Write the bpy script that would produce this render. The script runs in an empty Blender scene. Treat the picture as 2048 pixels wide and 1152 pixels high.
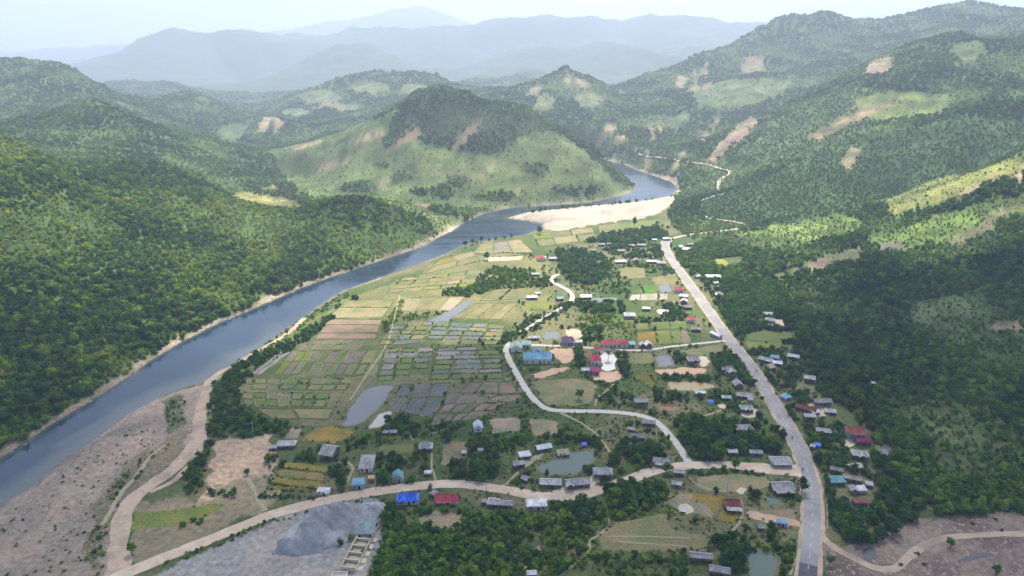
import bpy, bmesh, math, random
import numpy as np
from mathutils import Vector, Matrix

# ------------------------------------------------------------------ camera, sky, sun, exposure
random.seed(7)
RNG = np.random.default_rng(11)
scene = bpy.context.scene
F_PX, CX, CY = 1364.0, 1024.0, 576.0
PITCH = math.radians(18.86)
H = 200.0
cam_d = bpy.data.cameras.new('camera')
cam_d.sensor_width = 36.0
cam_d.lens = 36.0 * F_PX / 2048.0
cam_d.clip_start = 1.0
cam_d.clip_end = 60000.0
cam = bpy.data.objects.new('camera', cam_d)
scene.collection.objects.link(cam)
cam.location = (0, 0, H)
cam.rotation_euler = (math.radians(90) - PITCH, 0, 0)
scene.camera = cam

SUN_EL, SUN_AZ = math.radians(60), math.radians(14)      # azimuth clockwise from +Y (ahead of the camera)
SUN_DIR = np.array([math.sin(SUN_AZ) * math.cos(SUN_EL), math.cos(SUN_AZ) * math.cos(SUN_EL), math.sin(SUN_EL)])
world = bpy.data.worlds.new('World')
scene.world = world
world.use_nodes = True
wn = world.node_tree
bg = wn.nodes['Background']
sky = wn.nodes.new('ShaderNodeTexSky')
sky.sky_type = 'NISHITA'
sky.sun_disc = False
sky.sun_elevation = SUN_EL
sky.sun_rotation = SUN_AZ
sky.altitude = 300
sky.air_density = 1.0
sky.dust_density = 2.0
sky.ozone_density = 2.0
wn.links.new(sky.outputs[0], bg.inputs[0])
bg.inputs[1].default_value = 0.11
sun_d = bpy.data.lights.new('sun', 'SUN')
sun_d.energy = 5.0
sun_d.angle = math.radians(0.6)
sun_d.color = (1.0, 0.94, 0.81)
sun = bpy.data.objects.new('sun', sun_d)
scene.collection.objects.link(sun)
sun.rotation_euler = Vector((-SUN_DIR[0], -SUN_DIR[1], -SUN_DIR[2])).to_track_quat('-Z', 'Y').to_euler()
sun.location = (300, 500, 1500)
vs = scene.view_settings
vs.view_transform = 'Standard'
vs.look = 'None'
vs.gamma = 1.0
vs.use_curve_mapping = False
vs.exposure = 1.05
scene.display_settings.display_device = 'sRGB'
cy = scene.cycles
cy.max_bounces = 6
cy.diffuse_bounces = 2
cy.glossy_bounces = 2
cy.transmission_bounces = 2
cy.volume_bounces = 3
cy.transparent_max_bounces = 12
cy.use_denoising = True
try:
    cy.denoiser = 'OPENIMAGEDENOISE'
    cy.denoising_input_passes = 'RGB_ALBEDO_NORMAL'
    cy.denoising_prefilter = 'ACCURATE'
except Exception:
    pass
cy.sample_clamp_indirect = 4.0
cy.caustics_reflective = False
cy.caustics_refractive = False
cy.use_adaptive_sampling = False

# ------------------------------------------------------------------ measuring helpers (photo pixel <-> place)
HAZE, HAZE_TOP = 2.15e-4, 980.0
CP, SP = math.cos(PITCH), math.sin(PITCH)

def ray(px, py):
    u = (np.asarray(px, float) - CX) / F_PX
    v = (CY - np.asarray(py, float)) / F_PX
    return u, CP + v * SP, -SP + v * CP

def at(px, py, Y):
    """the point on the sight line of a pixel at ground distance Y"""
    u, a, b = ray(px, py)
    t = Y / a
    return float(u * t), float(Y), float(H + b * t)

def on_plane(px, py, z=0.0):
    u, a, b = ray(px, py)
    t = (z - H) / b
    return u * t, a * t

def project(X, Y, Z):
    dz = Z - H
    f = Y * CP - dz * SP
    up = Y * SP + dz * CP
    return CX + F_PX * X / f, CY - F_PX * up / f

def poly_plane(pts, z=0.0):
    p = np.array(pts, float)
    x, y = on_plane(p[:, 0], p[:, 1], z)
    return np.stack([x, y], 1)

# ------------------------------------------------------------------ noise
_perm = RNG.permutation(4096).astype(np.int64)
_ang = RNG.random(4096) * 2 * np.pi
_gx, _gy = np.cos(_ang), np.sin(_ang)

def _h(ix, iy):
    return _perm[(_perm[ix & 4095] + iy * 57) & 4095]

def noise2(x, y):
    x = np.asarray(x, float); y = np.asarray(y, float)
    ix = np.floor(x).astype(np.int64); iy = np.floor(y).astype(np.int64)
    fx = x - ix; fy = y - iy
    sx = fx * fx * fx * (fx * (fx * 6 - 15) + 10)
    sy = fy * fy * fy * (fy * (fy * 6 - 15) + 10)
    def g(ax, ay, dx, dy):
        k = _h(ax, ay)
        return _gx[k] * dx + _gy[k] * dy
    n00 = g(ix, iy, fx, fy); n10 = g(ix + 1, iy, fx - 1, fy)
    n01 = g(ix, iy + 1, fx, fy - 1); n11 = g(ix + 1, iy + 1, fx - 1, fy - 1)
    a = n00 + sx * (n10 - n00); b = n01 + sx * (n11 - n01)
    return (a + sy * (b - a)) * 1.5

def fbm(x, y, wl, octaves=4, gain=0.5):
    s = 0.0; amp = 1.0; tot = 0.0
    for o in range(octaves):
        s = s + amp * noise2(x / wl + 17.3 * o, y / wl - 9.1 * o)
        tot += amp; amp *= gain; wl *= 0.5
    return s / tot * 1.4

def ridged(x, y, wl, octaves=4):
    s = 0.0; amp = 1.0; tot = 0.0
    for o in range(octaves):
        n = 1 - np.abs(noise2(x / wl + 31.7 * o, y / wl + 5.9 * o)) * 2
        s = s + amp * n
        tot += amp; amp *= 0.5; wl *= 0.5
    return s / tot

def smooth(a, b, x):
    t = np.clip((x - a) / (b - a), 0, 1)
    return t * t * (3 - 2 * t)

def in_poly(x, y, poly):
    poly = np.asarray(poly, float)
    r = np.zeros(np.shape(x), bool)
    n = len(poly)
    j = n - 1
    for i in range(n):
        xi, yi = poly[i]; xj, yj = poly[j]
        if yi != yj:
            c = ((yi > y) != (yj > y)) & (x < (xj - xi) * (y - yi) / (yj - yi) + xi)
            r ^= c
        j = i
    return r

def seg_dist(x, y, line, closed=False):
    line = np.asarray(line, float)
    d = np.full(np.shape(x), 1e9)
    n = len(line)
    for i in range(n if closed else n - 1):
        ax, ay = line[i]; bx, by = line[(i + 1) % n]
        dx, dy = bx - ax, by - ay
        L = dx * dx + dy * dy + 1e-12
        t = np.clip(((x - ax) * dx + (y - ay) * dy) / L, 0, 1)
        d = np.minimum(d, np.hypot(x - ax - t * dx, y - ay - t * dy))
    return d

# ------------------------------------------------------------------ object helpers
COL = scene.collection

def tag(o, label=None, cat=None, group=None, kind=None):
    if label: o['label'] = label
    if cat: o['category'] = cat
    if group: o['group'] = group
    if kind: o['kind'] = kind
    return o

def link(o, parent=None):
    COL.objects.link(o)
    if parent is not None:
        o.parent = parent
    return o

def new_mesh(name, verts, faces, mats=(), smooth_shade=False, mat_idx=None):
    me = bpy.data.meshes.new(name)
    me.from_pydata([tuple(map(float, v)) for v in verts], [], [tuple(map(int, f)) for f in faces])
    for m in mats:
        me.materials.append(m)
    if mat_idx is not None:
        me.polygons.foreach_set('material_index', np.asarray(mat_idx, np.int32))
    if smooth_shade:
        me.polygons.foreach_set('use_smooth', np.ones(len(me.polygons), bool))
    me.update()
    return me

def obj(name, me, parent=None, loc=None, rz=0.0, scale=None):
    o = bpy.data.objects.new(name, me)
    link(o, parent)
    if loc is not None: o.location = loc
    if rz: o.rotation_euler = (0, 0, rz)
    if scale is not None: o.scale = scale
    return o

def empty(name, loc, rz=0.0):
    o = bpy.data.objects.new(name, None)
    o.empty_display_size = 0.5
    link(o)
    o.location = loc
    o.rotation_euler = (0, 0, rz)
    return o

# ------------------------------------------------------------------ materials
def mat_new(name):
    m = bpy.data.materials.new(name)
    m.use_nodes = True
    nt = m.node_tree
    for n in list(nt.nodes):
        nt.nodes.remove(n)
    out = nt.nodes.new('ShaderNodeOutputMaterial')
    return m, nt, out

def nd(nt, typ, **kw):
    n = nt.nodes.new(typ)
    for k, v in kw.items():
        if k.startswith('i_'):
            key = k[2:]
            n.inputs[int(key) if key.isdigit() else key].default_value = v
        else:
            setattr(n, k, v)
    return n

def ramp(nt, fac, stops):
    r = nt.nodes.new('ShaderNodeValToRGB')
    els = r.color_ramp.elements
    while len(els) < len(stops):
        els.new(0.5)
    for e, (p, c) in zip(els, stops):
        e.position = p
        e.color = (*c, 1) if len(c) == 3 else c
    nt.links.new(fac, r.inputs[0])
    return r.outputs[0]

def mixc(nt, a, b, fac, mode='MIX'):
    m = nt.nodes.new('ShaderNodeMix')
    m.data_type = 'RGBA'
    m.blend_type = mode
    for sock, v in ((m.inputs[0], fac), (m.inputs[6], a), (m.inputs[7], b)):
        if isinstance(v, (int, float)):
            sock.default_value = v
        elif isinstance(v, tuple):
            sock.default_value = (*v, 1)
        else:
            nt.links.new(v, sock)
    return m.outputs[2]

def noise_tex(nt, vec, scale, detail=4, rough=0.55):
    n = nd(nt, 'ShaderNodeTexNoise', i_Scale=scale, i_Detail=detail, i_Roughness=rough)
    nt.links.new(vec, n.inputs['Vector'])
    return n.outputs[0]

def bump(nt, hgt, strength, dist):
    b = nd(nt, 'ShaderNodeBump', i_Strength=strength, i_Distance=dist)
    nt.links.new(hgt, b.inputs['Height'])
    return b.outputs[0]

def principled(nt, out, color, rough=0.8, normal=None, spec=0.3, metal=0.0):
    p = nd(nt, 'ShaderNodeBsdfPrincipled')
    if isinstance(color, tuple):
        p.inputs['Base Color'].default_value = (*color, 1)
    else:
        nt.links.new(color, p.inputs['Base Color'])
    if isinstance(rough, (int, float)):
        p.inputs['Roughness'].default_value = rough
    else:
        nt.links.new(rough, p.inputs['Roughness'])
    p.inputs['Specular IOR Level'].default_value = spec
    p.inputs['Metallic'].default_value = metal
    if normal is not None:
        nt.links.new(normal, p.inputs['Normal'])
    nt.links.new(p.outputs[0], out.inputs[0])
    return p

def mat_terrain():
    m, nt, out = mat_new('terrain_ground')
    at_ = nd(nt, 'ShaderNodeAttribute', attribute_name='cover')
    geo = nd(nt, 'ShaderNodeNewGeometry')
    pos = geo.outputs['Position']
    n1 = noise_tex(nt, pos, 0.35, 5, 0.65)
    n2 = noise_tex(nt, pos, 0.03, 5, 0.6)
    n3 = noise_tex(nt, pos, 0.006, 4, 0.6)
    v1 = ramp(nt, n1, [(0.3, (0.62, 0.60, 0.58)), (0.7, (1.32, 1.34, 1.36))])
    v2 = ramp(nt, n2, [(0.3, (0.70, 0.76, 0.78)), (0.7, (1.30, 1.22, 1.16))])
    v3 = ramp(nt, n3, [(0.3, (0.80, 0.86, 0.86)), (0.7, (1.18, 1.12, 1.08))])
    c = mixc(nt, at_.outputs['Color'], v1, 1.0, 'MULTIPLY')
    c = mixc(nt, c, v2, 1.0, 'MULTIPLY')
    c = mixc(nt, c, v3, 1.0, 'MULTIPLY')
    nb = noise_tex(nt, pos, 0.22, 6, 0.7)
    principled(nt, out, c, 0.95, bump(nt, nb, 0.6, 1.2), 0.1)
    return m

def mat_surface(name, c1, c2, scale=0.5, rough=0.9, bumpd=0.05, coords='Position', spec=0.15, big=0.05, c3=None):
    """mottled mineral or earthy surface"""
    m, nt, out = mat_new(name)
    geo = nd(nt, 'ShaderNodeNewGeometry')
    pos = geo.outputs['Position']
    n = noise_tex(nt, pos, scale, 6, 0.65)
    c = ramp(nt, n, [(0.3, c1), (0.7, c2)])
    if c3 is not None:
        nb = noise_tex(nt, pos, big, 4, 0.6)
        k = ramp(nt, nb, [(0.46, (0, 0, 0)), (0.62, (1, 1, 1))])
        c = mixc(nt, c, c3, k)
    nf = noise_tex(nt, pos, scale * 4, 4, 0.7)
    principled(nt, out, c, rough, bump(nt, nf, 0.5, bumpd), spec)
    return m

def mat_field():
    """crop or stubble plot, its own colour set per object"""
    m, nt, out = mat_new('field_crop')
    oi = nd(nt, 'ShaderNodeObjectInfo')
    geo = nd(nt, 'ShaderNodeNewGeometry')
    pos = geo.outputs['Position']
    n1 = noise_tex(nt, pos, 0.9, 5, 0.7)
    n2 = noise_tex(nt, pos, 0.09, 4, 0.6)
    v1 = ramp(nt, n1, [(0.3, (0.58, 0.60, 0.60)), (0.72, (1.45, 1.42, 1.38))])
    v2 = ramp(nt, n2, [(0.32, (0.66, 0.90, 0.72)), (0.68, (1.42, 1.14, 1.2))])
    c = mixc(nt, oi.outputs['Color'], v1, 1.0, 'MULTIPLY')
    c = mixc(nt, c, v2, 1.0, 'MULTIPLY')
    nf = noise_tex(nt, pos, 2.5, 4, 0.7)
    principled(nt, out, c, 0.95, bump(nt, nf, 0.7, 0.25), 0.1)
    return m

def mat_water(name, deep, rough=0.06, wave=0.25, bstr=0.12, shallow=None):
    m, nt, out = mat_new(name)
    geo = nd(nt, 'ShaderNodeNewGeometry')
    pos = geo.outputs['Position']
    n = noise_tex(nt, pos, wave, 5, 0.6)
    c = deep
    if shallow is not None:
        nb = noise_tex(nt, pos, 0.02, 4, 0.6)
        c = mixc(nt, deep, shallow, ramp(nt, nb, [(0.45, (0, 0, 0)), (0.7, (1, 1, 1))]))
    if name == 'river_water':
        sh = nd(nt, 'ShaderNodeAttribute', attribute_name='shoal')
        c = mixc(nt, c, (0.115, 0.125, 0.110), sh.outputs['Fac'])
    rg = rough
    if name == 'river_water':
        mp = nd(nt, 'ShaderNodeMapping'); mp.inputs['Rotation'].default_value = (0, 0, -0.9); mp.inputs['Scale'].default_value = (.012, .09, 1)
        nt.links.new(pos, mp.inputs[0])
        nn = noise_tex(nt, mp.outputs[0], 1.0, 5, 0.6)
        rg = ramp(nt, nn, [(0.35, (0.06, 0.06, 0.06)), (0.65, (0.24, 0.24, 0.24))])
    p = principled(nt, out, c, rg, bump(nt, n, bstr, 0.3), 0.5)
    return m

def mat_leaf(name, use_instancer=True):
    m, nt, out = mat_new(name)
    oi = nd(nt, 'ShaderNodeObjectInfo')
    geo = nd(nt, 'ShaderNodeNewGeometry')
    if use_instancer:
        a = nd(nt, 'ShaderNodeAttribute', attribute_name='tint', attribute_type='INSTANCER')
        base = a.outputs['Color']
    else:
        base = oi.outputs['Color']
    tc = nd(nt, 'ShaderNodeTexCoord')
    n = noise_tex(nt, tc.outputs['Object'], 5.0, 2, 0.6)
    v = ramp(nt, n, [(0.3, (0.62, 0.70, 0.74)), (0.7, (1.42, 1.32, 1.2))])
    c = mixc(nt, base, v, 1.0, 'MULTIPLY')
    r = ramp(nt, oi.outputs['Random'], [(0.0, (0.70, 0.74, 0.78)), (0.5, (1, 1, 1)), (1.0, (1.35, 1.22, 1.0))])
    c = mixc(nt, c, r, 1.0, 'MULTIPLY')
    d = nd(nt, 'ShaderNodeBsdfDiffuse')
    t = nd(nt, 'ShaderNodeBsdfTranslucent')
    nt.links.new(c, d.inputs[0])
    ct = mixc(nt, c, (1.25, 1.2, 0.5), 1.0, 'MULTIPLY')
    nt.links.new(ct, t.inputs[0])
    mx = nd(nt, 'ShaderNodeMixShader')
    mx.inputs[0].default_value = 0.28
    nt.links.new(d.outputs[0], mx.inputs[1])
    nt.links.new(t.outputs[0], mx.inputs[2])
    nt.links.new(mx.outputs[0], out.inputs[0])
    return m

def mat_roof(name, c1, c2, metal=False, rust=0.25):
    """corrugated or ribbed roofing with streaks of dirt; ribs run down the slope"""
    m, nt, out = mat_new(name)
    tc = nd(nt, 'ShaderNodeTexCoord')
    mp = nd(nt, 'ShaderNodeMapping')
    nt.links.new(tc.outputs['Object'], mp.inputs[0])
    w = nd(nt, 'ShaderNodeTexWave', i_Scale=0.55, i_Distortion=0.0)
    w.bands_direction = 'X'
    nt.links.new(mp.outputs[0], w.inputs[0])
    mp2 = nd(nt, 'ShaderNodeMapping')
    mp2.inputs['Scale'].default_value = (1.1, 0.25, 0.25)
    nt.links.new(tc.outputs['Object'], mp2.inputs[0])
    n = noise_tex(nt, mp2.outputs[0], 0.9, 5, 0.7)
    oi = nd(nt, 'ShaderNodeObjectInfo')
    c = ramp(nt, n, [(0.3, c1), (0.68, c2)])
    oc = nd(nt, 'ShaderNodeVectorMath', operation='ADD')
    nt.links.new(tc.outputs['Object'], oc.inputs[0]); nt.links.new(oi.outputs['Location'], oc.inputs[1])
    vr = nd(nt, 'ShaderNodeTexVoronoi', i_Scale=0.55); nt.links.new(oc.outputs[0], vr.inputs['Vector'])
    sheet = ramp(nt, vr.outputs['Color'], [(0.2, (0.74, 0.74, 0.74)), (0.8, (1.16, 1.16, 1.16))])
    c = mixc(nt, c, sheet, 1.0, 'MULTIPLY')
    nr = noise_tex(nt, oc.outputs[0], 0.35, 5, 0.7)
    c = mixc(nt, c, (0.20, 0.135, 0.10), mixc(nt, (0, 0, 0), ramp(nt, nr, [(0.50, (0, 0, 0)), (0.72, (1, 1, 1))]), rust))
    stripe = ramp(nt, w.outputs[0], [(0.0, (0.82, 0.82, 0.82)), (0.6, (1.08, 1.08, 1.08))])
    c = mixc(nt, c, stripe, 1.0, 'MULTIPLY')
    r = ramp(nt, oi.outputs['Random'], [(0.0, (0.80, 0.80, 0.80)), (1.0, (1.15, 1.14, 1.12))])
    c = mixc(nt, c, r, 1.0, 'MULTIPLY')
    principled(nt, out, c, 0.55 if metal else 0.85, bump(nt, w.outputs[0], 0.4, 0.06), 0.35 if metal else 0.2)
    return m

def mat_plain(name, c, rough=0.8, var=0.15, scale=0.6, spec=0.25):
    m, nt, out = mat_new(name)
    tc = nd(nt, 'ShaderNodeTexCoord')
    n = noise_tex(nt, tc.outputs['Object'], scale, 5, 0.65)
    lo = tuple(x * (1 - var) for x in c)
    hi = tuple(min(1, x * (1 + var)) for x in c)
    principled(nt, out, ramp(nt, n, [(0.3, lo), (0.7, hi)]), rough, None, spec)
    return m

M = {}
M['terrain'] = mat_terrain()
M['field'] = mat_field()
M['leaf'] = mat_leaf('leaf_forest', True)
M['leaf_single'] = mat_leaf('leaf_single', False)
M['bark'] = mat_plain('bark', (0.11, 0.085, 0.06), 0.95)
M['asphalt'] = mat_surface('asphalt', (0.22, 0.212, 0.212), (0.31, 0.30, 0.295), 0.35, 0.85, 0.01, c3=(0.34, 0.325, 0.305), big=0.05)
M['asphalt_new'] = mat_surface('asphalt_dark', (0.075, 0.08, 0.09), (0.12, 0.125, 0.135), 0.5, 0.85, 0.01)
M['concrete'] = mat_surface('concrete_lane', (0.44, 0.41, 0.36), (0.58, 0.55, 0.49), 0.4, 0.85, 0.01)
M['dirt_road'] = mat_surface('dirt_road', (0.43, 0.325, 0.235), (0.57, 0.45, 0.34), 0.35, 0.95, 0.05, c3=(0.62, 0.51, 0.40), big=0.06)
M['track'] = mat_surface('sandy_track', (0.41, 0.30, 0.215), (0.54, 0.42, 0.31), 0.4, 0.95, 0.08, c3=(0.33, 0.255, 0.19), big=0.08)
M['path'] = mat_surface('foot_path', (0.27, 0.23, 0.14), (0.42, 0.36, 0.25), 0.5, 0.95, 0.05)
M['orange_dirt'] = mat_surface('orange_dirt', (0.42, 0.25, 0.16), (0.60, 0.42, 0.28), 0.25, 0.95, 0.08, c3=(0.52, 0.37, 0.27), big=0.04)
M['yard'] = mat_surface('sandy_yard', (0.50, 0.41, 0.29), (0.64, 0.54, 0.41), 0.5, 0.95, 0.03)
M['court'] = mat_surface('concrete_court', (0.58, 0.56, 0.53), (0.72, 0.70, 0.67), 0.4, 0.9, 0.01)
M['river'] = mat_water('river_water', (0.014, 0.030, 0.050), 0.10, 0.18, 0.22, shallow=(0.022, 0.045, 0.062))
M['pool'] = mat_water('stream_pool', (0.085, 0.080, 0.070), 0.10, 0.6, 0.05)
M['bund_pale'] = mat_surface('bund_dry', (0.19, 0.17, 0.10), (0.30, 0.26, 0.165), 0.6, 0.95, 0.05)
M['bund_green'] = mat_surface('bund_grassy', (0.055, 0.085, 0.025), (0.12, 0.15, 0.05), 0.6, 0.95, 0.1)
M['pond_green'] = mat_water('pond_green', (0.085, 0.125, 0.090), 0.08, 0.6, 0.05)
M['pond_grey'] = mat_water('pond_grey', (0.15, 0.152, 0.145), 0.16, 0.6, 0.04)
M['pond_yellow'] = mat_water('pond_yellow', (0.33, 0.26, 0.10), 0.12, 0.6, 0.04)
M['pond_brown'] = mat_water('pond_brown', (0.22, 0.10, 0.045), 0.12, 0.6, 0.04)
M['pond_pale'] = mat_water('pond_pale', (0.46, 0.43, 0.35), 0.35, 0.6, 0.04)
M['rock'] = mat_surface('river_stone', (0.24, 0.185, 0.155), (0.42, 0.34, 0.29), 0.8, 0.9, 0.1)
M['gravel_pile'] = mat_surface('crushed_gravel', (0.19, 0.194, 0.21), (0.27, 0.274, 0.29), 0.9, 0.95, 0.25, c3=(0.37, 0.37, 0.37), big=0.07)
M['gravel_light'] = mat_surface('fresh_gravel', (0.30, 0.305, 0.315), (0.42, 0.425, 0.43), 0.9, 0.95, 0.2)
M['white_paint'] = mat_plain('white_paint', (0.78, 0.78, 0.77), 0.7, 0.05)
M['rail'] = mat_plain('guard_rail', (0.62, 0.62, 0.62), 0.5, 0.1)
M['bank'] = mat_surface('earth_bank', (0.10, 0.12, 0.05), (0.24, 0.21, 0.12), 0.8, 0.95, 0.1)
M['pole'] = mat_plain('concrete_pole', (0.34, 0.33, 0.31), 0.8)
ROOFS = {
    'grey': mat_roof('roof_grey', (0.23, 0.225, 0.225), (0.42, 0.415, 0.42), False, .6),
    'pale': mat_roof('roof_pale_grey', (0.33, 0.325, 0.32), (0.56, 0.555, 0.55), False, .5),
    'dark': mat_roof('roof_dark_grey', (0.16, 0.15, 0.155), (0.30, 0.28, 0.28)),
    'white': mat_roof('roof_white_metal', (0.52, 0.53, 0.55), (0.74, 0.75, 0.77), True),
    'red': mat_roof('roof_red', (0.33, 0.045, 0.07), (0.46, 0.075, 0.10)),
    'maroon': mat_roof('roof_maroon', (0.17, 0.045, 0.045), (0.30, 0.085, 0.075)),
    'magenta': mat_roof('roof_magenta', (0.26, 0.03, 0.12), (0.36, 0.05, 0.17)),
    'purple': mat_roof('roof_purple', (0.085, 0.05, 0.13), (0.15, 0.09, 0.20)),
    'rust': mat_roof('roof_rust', (0.16, 0.05, 0.04), (0.28, 0.10, 0.075)),
    'blue': mat_roof('roof_blue', (0.012, 0.09, 0.56), (0.025, 0.14, 0.74), True),
    'sky': mat_roof('roof_steel_blue', (0.10, 0.27, 0.42), (0.15, 0.36, 0.52), True),
    'teal': mat_roof('roof_teal', (0.07, 0.24, 0.26), (0.13, 0.35, 0.37), True),
    'green': mat_roof('roof_grey_green', (0.26, 0.35, 0.30), (0.40, 0.49, 0.43), True),
    'brown': mat_roof('roof_brown', (0.25, 0.20, 0.17), (0.38, 0.31, 0.27)),
    'tan': mat_roof('roof_tan', (0.52, 0.36, 0.18), (0.66, 0.48, 0.26)),
    'slate': mat_roof('roof_slate', (0.15, 0.22, 0.245), (0.22, 0.30, 0.325), True),
    'tarp': mat_roof('roof_blue_tarp', (0.06, 0.22, 0.42), (0.12, 0.36, 0.58), True),
}
WALLS = {
    'cream': mat_plain('wall_cream', (0.66, 0.62, 0.50), 0.85, 0.1),
    'white': mat_plain('wall_white', (0.72, 0.72, 0.69), 0.85, 0.08),
    'wood': mat_plain('wall_wood', (0.15, 0.105, 0.085), 0.85, 0.3),
    'brick': mat_plain('wall_brick', (0.34, 0.17, 0.13), 0.9, 0.2),
    'grey': mat_plain('wall_grey', (0.40, 0.39, 0.38), 0.9, 0.15),
    'blue': mat_plain('wall_blue', (0.30, 0.40, 0.46), 0.85, 0.1),
}
M['dark_open'] = mat_plain('dark_opening', (0.03, 0.03, 0.035), 0.4, 0.2)
M['frame'] = mat_plain('window_frame', (0.45, 0.42, 0.38), 0.7)
M['post'] = mat_plain('house_post', (0.28, 0.25, 0.22), 0.85, 0.2)

# ------------------------------------------------------------------ terrain: heights from ridge lines, valley floor and river
NR, NC = 720, 900
Y0, Y1, UM = 95.0, 13000.0, 1.47
LG = math.log(Y1 / Y0)
rowY = Y0 * np.exp(LG * np.arange(NR) / (NR - 1))
colU = np.linspace(-UM, UM, NC)
GY = np.repeat(rowY[:, None], NC, 1)
GX = colU[None, :] * GY

RIDGES = [
    # near wooded hill on the left bank
    ([(-250, 255, 720), (-100, 270, 720), (0, 285, 730), (60, 300, 745), (130, 328, 775), (170, 345, 800), (250, 332, 830), (330, 345, 850),
      (400, 368, 880), (460, 388, 900), (520, 410, 900), (575, 430, 890)], 0.72),
    ([(600, 425, 800), (650, 405, 780), (710, 400, 770), (770, 415, 765), (820, 440, 765), (868, 470, 785)], 0.5),
    # second left range
    ([(-250, 260, 1150), (0, 255, 1150), (80, 240, 1180), (150, 215, 1200), (190, 205, 1220), (240, 225, 1230), (300, 250, 1250),
      (360, 275, 1250), (420, 290, 1250), (480, 305, 1250), (540, 335, 1230), (590, 362, 1190)], 0.7),
    # third left range
    ([(-250, 100, 1800), (0, 120, 1800), (40, 124, 1800), (110, 130, 1800), (150, 145, 1800), (190, 165, 1820), (230, 195, 1850),
      (300, 203, 1950), (340, 192, 2000), (380, 185, 2000), (430, 200, 2000), (470, 230, 1950), (500, 255, 1850), (530, 285, 1700)], 0.6),
    # centre hill
    ([(600, 300, 1250), (650, 275, 1300), (700, 252, 1320), (750, 237, 1320), (790, 215, 1300), (830, 190, 1280), (880, 178, 1270),
      (930, 190, 1270), (960, 203, 1260), (1030, 215, 1250), (1080, 235, 1240), (1120, 260, 1220), (1170, 290, 1200), (1210, 320, 1180),
      (1250, 350, 1140)], 0.35),
    # low range behind it
    ([(520, 232, 2300), (560, 205, 2300), (610, 185, 2300), (680, 160, 2300), (760, 148, 2300), (830, 150, 2300), (880, 160, 2300),
      (940, 182, 2300)], 0.5),
    ([(1000, 182, 2250), (1050, 180, 2050), (1080, 172, 1950), (1105, 155, 1900), (1130, 140, 1900), (1160, 155, 1900), (1195, 170, 1950)], 0.5),
    # high back ridge on the right
    ([(1180, 187, 2100), (1240, 170, 2150), (1300, 150, 2200), (1350, 132, 2200), (1400, 115, 2200), (1480, 85, 2250), (1540, 50, 2300),
      (1570, 36, 2300), (1640, 28, 2350), (1700, 40, 2400), (1780, 42, 2450), (1850, 36, 2500), (1920, 15, 2500), (1965, 22, 2500),
      (2048, 42, 2500), (2300, 60, 2500)], 0.6),
    # middle ridge on the right
    ([(1420, 292, 1300), (1480, 262, 1330), (1560, 225, 1380), (1620, 192, 1420), (1680, 155, 1450), (1740, 125, 1480), (1800, 98, 1500),
      (1850, 88, 1500), (1920, 70, 1500), (1970, 82, 1450), (2048, 62, 1400), (2300, 40, 1400)], 0.78),
    # near spur on the right
    ([(2300, 240, 800), (2048, 310, 800), (1950, 352, 800), (1870, 385, 800), (1790, 425, 790), (1740, 452, 775)], 0.8),
    # faint ranges between the hills and the far mountains
    ([(150, 185, 3000), (190, 176, 3000), (260, 161, 3000), (300, 168, 3000), (350, 166, 3000), (400, 186, 3000)], 0.5),
    ([(900, 168, 3200), (960, 152, 3200), (1010, 158, 3200), (1060, 142, 3200), (1110, 152, 3200)], 0.5),
    ([(480, 172, 4200), (520, 158, 4200), (560, 138, 4200), (620, 112, 4300), (680, 100, 4300), (740, 106, 4300), (800, 122, 4300)], 0.6),
    ([(940, 135, 4400), (1000, 118, 4400), (1100, 100, 4400), (1200, 96, 4400), (1300, 108, 4400), (1400, 100, 4400)], 0.6),
    # far ranges
    ([(-300, 140, 5000), (0, 150, 5000), (120, 140, 5100), (200, 122, 5200), (280, 82, 5200), (350, 62, 5200), (400, 75, 5200), (470, 74, 5200),
      (520, 86, 5200), (570, 82, 5300)], 0.5),
    ([(640, 72, 5600), (700, 65, 5600), (790, 58, 5600), (850, 60, 5600), (900, 66, 5600), (960, 52, 5600), (1040, 48, 5600), (1100, 46, 5600),
      (1200, 42, 5600), (1300, 42, 5600), (1400, 45, 5600), (1460, 55, 5600), (1530, 53, 5600), (1700, 55, 5600), (1900, 60, 5600), (2200, 60, 5600)], 0.45),
    ([(250, 95, 9500), (500, 78, 9500), (600, 62, 9500), (720, 40, 9500), (800, 25, 9500), (850, 18, 9500), (890, 28, 9500), (940, 48, 9500),
      (1000, 66, 9500), (1300, 75, 9500), (1800, 75, 9500)], 0.5),
]
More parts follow.
